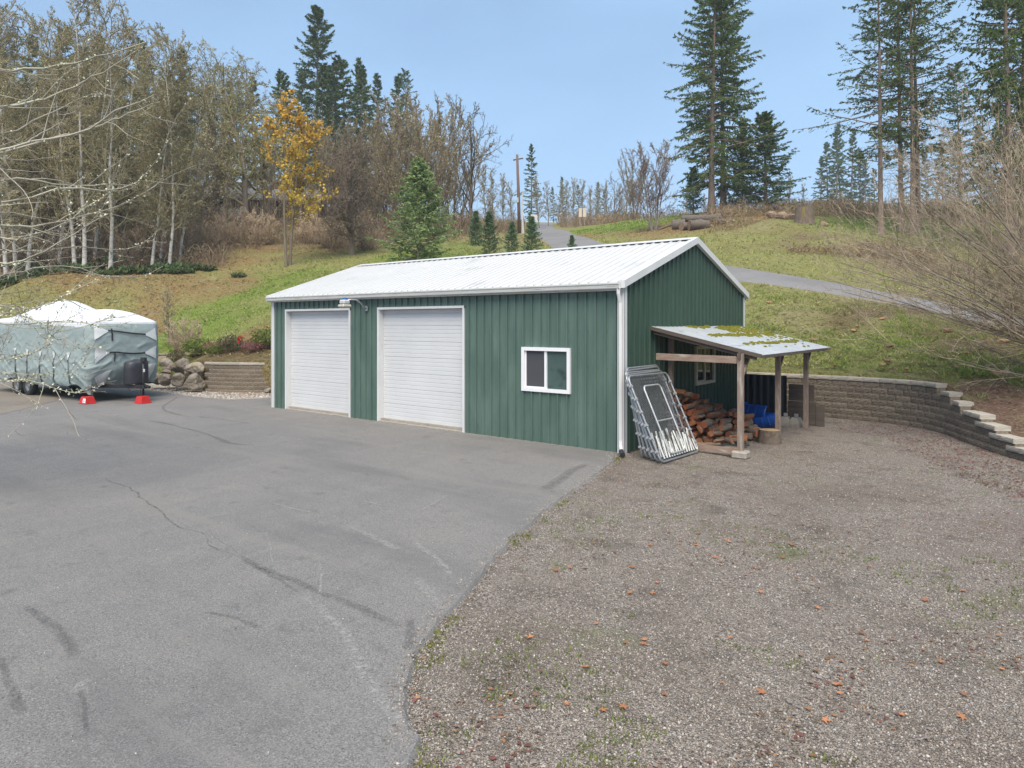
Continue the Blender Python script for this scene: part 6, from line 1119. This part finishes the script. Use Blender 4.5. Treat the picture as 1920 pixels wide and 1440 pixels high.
def arcs(x, y, h, sp, col, n_seg=5, r_=.008):
    n = len(x); z = hh(x, y); a = rc.uniform(0, 6.28, n); t = np.linspace(0, 1, n_seg)[None]; L_h = sp*rc.uniform(.3, 1.2, n)[:, None]; P = np.stack([x[:, None] + np.cos(a)[:, None]*L_h*t, y[:, None] + np.sin(a)[:, None]*L_h*t, z[:, None] - .05 + (h[:, None]*np.sin(t*rc.uniform(1.4, 2.7, n)[:, None]))], -1) + rc.normal(size=(n, n_seg, 3))*.05; V, F = tubes(P, np.full((n, n_seg), r_)*np.linspace(1.2, .6, n_seg)[None], 3); c = np.asarray(col)[rc.integers(len(col), size=n)]*rc.uniform(.7, 1.3, (n, 1)); return V, F, np.repeat(c, n_seg*3, 0), P
BR = [(.32, .22, .145), (.26, .18, .12), (.38, .295, .20), (.29, .235, .145)]
def brush(name, regions, label, leaf=None):
    Vs, Fs, Cs, n0, pts = [], [], [], 0, []
    for (n, p0, p1, d0, d1, h0, h1, sp, r_) in regions:
        x, y = scatter(n, p0, p1, d0, d1); k = (beyond(x, y) > .5) & (road_dist(x, y) > 2.4) & (vnoise(x/2.5, y/2.5, 6.) > -.35); x, y = x[k], y[k]; h = rc.uniform(h0, h1, len(x))*(.7 + .5*np.clip(vnoise(x/3, y/3, 1.), 0, 1)); V, F, C, P = arcs(x, y, h, sp, BR, 5, r_); Vs.append(V); Fs.append(F + n0); Cs.append(C); n0 += len(V); pts.append(P[:, 2:].reshape(-1, 3))
    o = link(name, mesh_data(name, np.vstack(Vs), np.vstack(Fs), m_twig, np.vstack(Cs))); tag(o, label, 'brush', kind='stuff')
    if leaf:
        ps = np.vstack(pts); ps = ps[rc.integers(len(ps), size=leaf[0])] + rc.normal(size=(leaf[0], 3))*.07; V, F, C = leaf_quads(rc, ps, leaf[1], leaf[2], .3, .2, .7); l_ = link('leaves', mesh_data('leaves', V, F, m_leaf, C), o); tag(l_, kind='stuff')
brush('undergrowth', [(5200, -60, 420, 44, 62, .5, 1.6, 1.2, .013), (3600, 380, 740, 50, 66, .4, 1.2, 1.2, .013), (2600, -60, 600, 60, 95, 1.2, 4.5, 1.6, .022), (2400, 640, 900, 56, 90, .8, 3.2, 1.4, .02), (1500, 860, 1010, 70, 100, .5, 2.0, 1.2, .02), (2200, 1010, 1200, 84, 110, .6, 2.6, 1.3, .022)], 'tangled brown undergrowth filling the floor of the wood', (9000, .14, [(.30, .20, .11), (.36, .25, .14), (.20, .21, .09), (.13, .17, .065), (.34, .29, .15)]))
brush('bramble', [(5200, 1330, 1960, 53, 64, .5, 1.5, 1.1, .013), (1100, 1480, 1760, 36, 40, .15, .45, .7, .010), (700, 1330, 1480, 46, 55, .15, .6, .8, .012), (900, 1120, 1330, 72, 84, .4, 1.3, 1.1, .016)], 'brown bramble thicket along the crest of the hill', (8000, .13, [(.34, .31, .09), (.26, .26, .09), (.40, .33, .11), (.30, .19, .11), (.22, .15, .10)]))
# leaf litter on the slope and in the yard
def maple_leaf(seed, size=1.):
    r_ = np.random.default_rng(seed); pol = []; L5 = [(-2.3, .62), (-1.1, .9), (0, 1.05), (1.1, .9), (2.3, .62)]
    for i, (a, l) in enumerate(L5):
        pol += [(a - .16, l*.72), (a, l*r_.uniform(.9, 1.1)), (a + .16, l*.72)]
        if i < 4: pol.append(((a + L5[i+1][0])/2, .36))
    pol.append((math.pi, .22)); k = r_.uniform(.15, .6); V = [(0, 0, .0)] + [(l*math.sin(a), l*math.cos(a), k*l*l*.35*math.sin(a*1.3 + seed) + .12*l) for a, l in pol]; n = len(pol)
    return [tuple(c*size*.5 for c in v) for v in V], [(0, 1 + i, 1 + (i+1) % n) for i in range(n)]
m_mleaf = M('fallen_maple_leaf', (.46, .20, .085), (.36, .14, .06), scale=7, rough=.75, objrand=.35, trans=.15); LV = []
for i in range(5): V, F = maple_leaf(i); V = np.array(V); V[:, 2] -= V[:, 2].min(); LV.append(mesh_data('maple_leaf', V, F, m_mleaf))
lp = [(1486, 1022), (1428, 1110), (1505, 1106), (1350, 1058), (1340, 1045), (1185, 1064), (1308, 1000), (1305, 1022), (1218, 1022), (1220, 1012), (1255, 998), (1333, 993), (1342, 978), (1427, 952), (1382, 922), (1070, 1064), (1096, 1065), (1180, 1112), (1222, 1112), (1231, 1092), (1118, 1170), (996, 1195), (1248, 1245), (1210, 1200), (1205, 1207), (1567, 1284), (1573, 1300), (1766, 1242), (1806, 1302), (1808, 1108), (1738, 1126), (1735, 1126), (1630, 1062), (1695, 985), (1245, 1302), (1170, 1326), (1130, 1332), (958, 1302), (1172, 1205), (1370, 1195), (1616, 1187), (1625, 1200), (1535, 1140), (1546, 1350), (1064, 1320), (980, 1050), (1041, 1070), (1368, 1016), (1445, 1016), (1468, 1046), (1200, 945), (1255, 940), (1320, 975), (1580, 1240), (1880, 1255), (1430, 1300), (1355, 1280), (1100, 1250), (940, 1340), (1690, 1340), (1805, 1345)]
for i, (px, py) in enumerate(lp):
    p = G(px, py); o = link('maple_leaf', LV[i % 5], None, (p[0], p[1], -.008), (rc.uniform(-.2, .2), rc.uniform(-.2, .2), rc.uniform(0, 6.28))); s_ = rc.uniform(.055, .105) * (1.5 if i in (0, 21, 25) else 1); o.scale = (s_, s_, s_*rc.uniform(.8, 1.6)); o.location.z += .012; tag(o, 'curled orange maple leaf lying on the gravel yard', 'leaf', 'fallen maple leaves on the gravel')
INY = np.array(drive_poly)
def in_poly(x, y, P):
    ins = np.zeros(len(x), bool); j = len(P) - 1
    for i in range(len(P)):
        c = ((P[i, 1] > y) != (P[j, 1] > y)) & (x < (P[j, 0]-P[i, 0])*(y-P[i, 1])/(P[j, 1]-P[i, 1]+1e-12)+P[i, 0]); ins ^= c; j = i
    return ins
def yard_pts(n, p0, p1, d0, d1):
    x, y = scatter(n, p0, p1, d0, d1); ok = (~in_poly(x, y, INY)) & (beyond(x, y) < -.3) & ~((x > -12.2) & (x < .05) & (y > -.05) & (y < 7.1)); return x[ok], y[ok]
def flat_leaves(x, y, z, size, col):
    p = np.stack([x, y, z], -1); V, F, C = leaf_quads(rc, p, size, col, .25, 0., .7); V = V.reshape(-1, 4, 3); V[..., 2] = p[:, None, 2] + (V[..., 2] - p[:, None, 2])*.22; return V.reshape(-1, 3), F, C
S_ = []
x, y = yard_pts(7500, 760, 1960, 3.6, 17); k = vnoise(x*.7, y*.7, 21.) + .6*vnoise(x*2.3, y*2.3, 5.) > .12; x, y = x[k], y[k]; S_.append(flat_leaves(x, y, np.full(len(x), .004), .042, [(.48, .25, .13), (.38, .24, .20), (.42, .33, .30), (.30, .12, .10), (.40, .22, .12), (.46, .40, .36), (.25, .17, .11)]))
x, y = yard_pts(5200, 1560, 1960, 10, 18); k = beyond(x, y) > -2.6; S_.append(flat_leaves(x[k], y[k], np.full(k.sum(), .006), .055, [(.28, .10, .095), (.22, .085, .08), (.33, .15, .12), (.20, .10, .07)]))
x, y = scatter(700, 395, 515, 22.5, 27); k = (beyond(x, y) < -.25) & (beyond(x, y) > -1.1); S_.append(flat_leaves(x[k], y[k], np.full(k.sum(), .03), .09, [(.45, .22, .10), (.38, .17, .08), (.30, .15, .09)]))
x, y = scatter(44000, -60, 1500, 25, 66); cvl = cover(x, y); k = (beyond(x, y) > .3) & (road_dist(x, y) > 1.9) & (rc.uniform(size=len(x)) < np.clip((cvl[:, 0] - cvl[:, 1])*8 + .05, .03, 1)*(vnoise(x/1.6, y/1.6, 4.) > -.1)); S_.append(flat_leaves(x[k], y[k], hh(x[k], y[k]) + .03, .15, [(.50, .27, .11), (.40, .19, .08), (.30, .15, .08), (.54, .36, .18)]))
x, y = scatter(4200, 1480, 1990, 15, 26); k = (beyond(x, y) > .2) & (road_dist(x, y) > 1.9) & (vnoise(x/1.2, y/1.2, 9.) > .1); S_.append(flat_leaves(x[k], y[k], hh(x[k], y[k]) + .03, .08, [(.30, .16, .13), (.25, .12, .09), (.36, .25, .18)]))
V = np.vstack([s_[0] for s_ in S_]); F = []; n0 = 0
for s_ in S_: F.append(s_[1] + n0); n0 += len(s_[0])
tag(link('leaf_litter', mesh_data('leaf_litter', V, np.vstack(F), m_leaf, np.vstack([s_[2] for s_ in S_]))), 'scattered small dry leaves on the gravel and the slope', 'leaves', kind='stuff')
# loose stones on the gravel near the camera, along the asphalt edge and the pale border
def stones(x, y, z, size, cols):
    n = len(x); o8 = np.array([(1, 0, 0), (-1, 0, 0), (0, 1, 0), (0, -1, 0), (0, 0, 1), (0, 0, -1)], float); s_ = size*rc.uniform(.5, 1.5, (n, 1, 1))*rc.uniform(.6, 1.2, (n, 1, 3))*np.array([1, 1, .7]); a = rc.uniform(0, 6.28, n); v = o8[None] + rc.normal(size=(n, 6, 3))*.22; v = v*s_; X = v[..., 0]*np.cos(a)[:, None]-v[..., 1]*np.sin(a)[:, None]; Y = v[..., 0]*np.sin(a)[:, None]+v[..., 1]*np.cos(a)[:, None]
    V = np.stack([X + x[:, None], Y + y[:, None], v[..., 2] + z[:, None]], -1).reshape(-1, 3); f = np.array([(0, 2, 4), (2, 1, 4), (1, 3, 4), (3, 0, 4), (2, 0, 5), (1, 2, 5), (3, 1, 5), (0, 3, 5)]); F = (np.arange(n)[:, None, None]*6 + f[None]).reshape(-1, 3); c = np.asarray(cols)[rc.integers(len(cols), size=n)]*rc.uniform(.7, 1.3, (n, 1)); return V, F, np.repeat(c, 6, 0)
m_stonev = M('loose_stone', (1, 1, 1), (.8, .8, .8), scale=30, rough=.9, vcol=True); GC = [(.28, .242, .21), (.22, .188, .162), (.34, .305, .27), (.29, .243, .20), (.16, .136, .118), (.41, .375, .34)]
x, y = yard_pts(52000, 700, 1990, 3.3, 15); V, F, C = stones(x, y, np.full(len(x), -.011), .0095, GC); x, y = scatter(7000, 200, 515, 21, 27.5); k = (beyond(x, y) < -.1) & (~in_poly(x, y, INY)) & (x < -12.2); V2, F2, C2 = stones(x[k], y[k], np.full(k.sum(), .016), .032, [(.45, .41, .36), (.35, .31, .27), (.55, .51, .46), (.25, .2, .16)])
tag(link('gravel_stones', mesh_data('gravel_stones', np.vstack([V, V2]), np.vstack([F, F2 + len(V)]), m_stonev, np.vstack([C, C2]))), 'loose grey stones lying on the gravel yard', 'gravel', kind='stuff')
x, y = scatter(900, 0, 1150, 3.4, 22); k = in_poly(x, y, INY) & ~((x > -12.2) & (y > -.1)); V, F, C = stones(x[k], y[k], np.full(k.sum(), .022), .006, GC + [(.5, .48, .45)]); tag(link('asphalt_grit', mesh_data('asphalt_grit', V, F, m_stonev, C)), 'scattered small pebbles lying on the asphalt driveway', 'gravel', kind='stuff')
e = np.array(right_edge); ii = rc.integers(0, len(e) - 8, 5200); x = e[ii, 0] + rc.normal(.03, .07, 5200); y = e[ii, 1] + rc.normal(.0, .07, 5200); V, F, C = stones(x, y, np.where(in_poly(x, y, INY), .021, -.006), .009, GC); tag(link('edge_gravel', mesh_data('edge_gravel', V, F, m_stonev, C)), 'small stones spilled along the broken edge of the asphalt', 'gravel', kind='stuff')
# weeds and moss along the asphalt edge and in the gravel
e = np.array(right_edge); ii = rc.integers(0, len(e) - 14, 700); x = e[ii, 0] + np.abs(rc.normal(.06, .07, 700)); y = e[ii, 1] + rc.normal(.03, .07, 700); k = vnoise(x*1.5, y*1.5, 8.) > -.05; V, F, C = blades(x[k], y[k], np.full(k.sum(), -.012), np.full(k.sum(), .03), .008, np.tile(np.array([[.20, .21, .05]]), (k.sum(), 1)), 4, .02)
x, y = yard_pts(5200, 780, 1960, 3.6, 14); k = vnoise(x*.55, y*.55, 12.) + .5*vnoise(x*2, y*2, 3.) > .52; V2, F2, C2 = blades(x[k], y[k], np.full(k.sum(), -.012), np.full(k.sum(), .028), .007, np.tile(np.array([[.20, .24, .07]]), (k.sum(), 1)), 4, .03)
tag(link('yard_weeds', mesh_data('yard_weeds', np.vstack([V, V2]), np.vstack([F, F2 + len(V)]), m_leaf, np.vstack([C, C2]))), 'thin green weeds and moss at the asphalt edge and in the gravel', 'weeds', kind='stuff')

# ------------------------------------------------------------------ the damp air
hz = bpy.data.materials.new('damp_air'); hz.use_nodes = True; t = hz.node_tree; t.nodes.clear(); mo_ = t.nodes.new('ShaderNodeOutputMaterial'); pv = t.nodes.new('ShaderNodeVolumePrincipled')
pv.inputs['Color'].default_value = (.80, .88, 1., 1); pv.inputs['Density'].default_value = .0006; t.links.new(pv.outputs[0], mo_.inputs['Volume'])
tag(MB().box((-600, -600, -1.6), (600, 600, 78)).build('haze', hz), 'thin bluish haze over the far trees', 'haze', kind='stuff')
print('tris', sum(len(m.loops) - 2*len(m.polygons) for m in bpy.data.meshes))
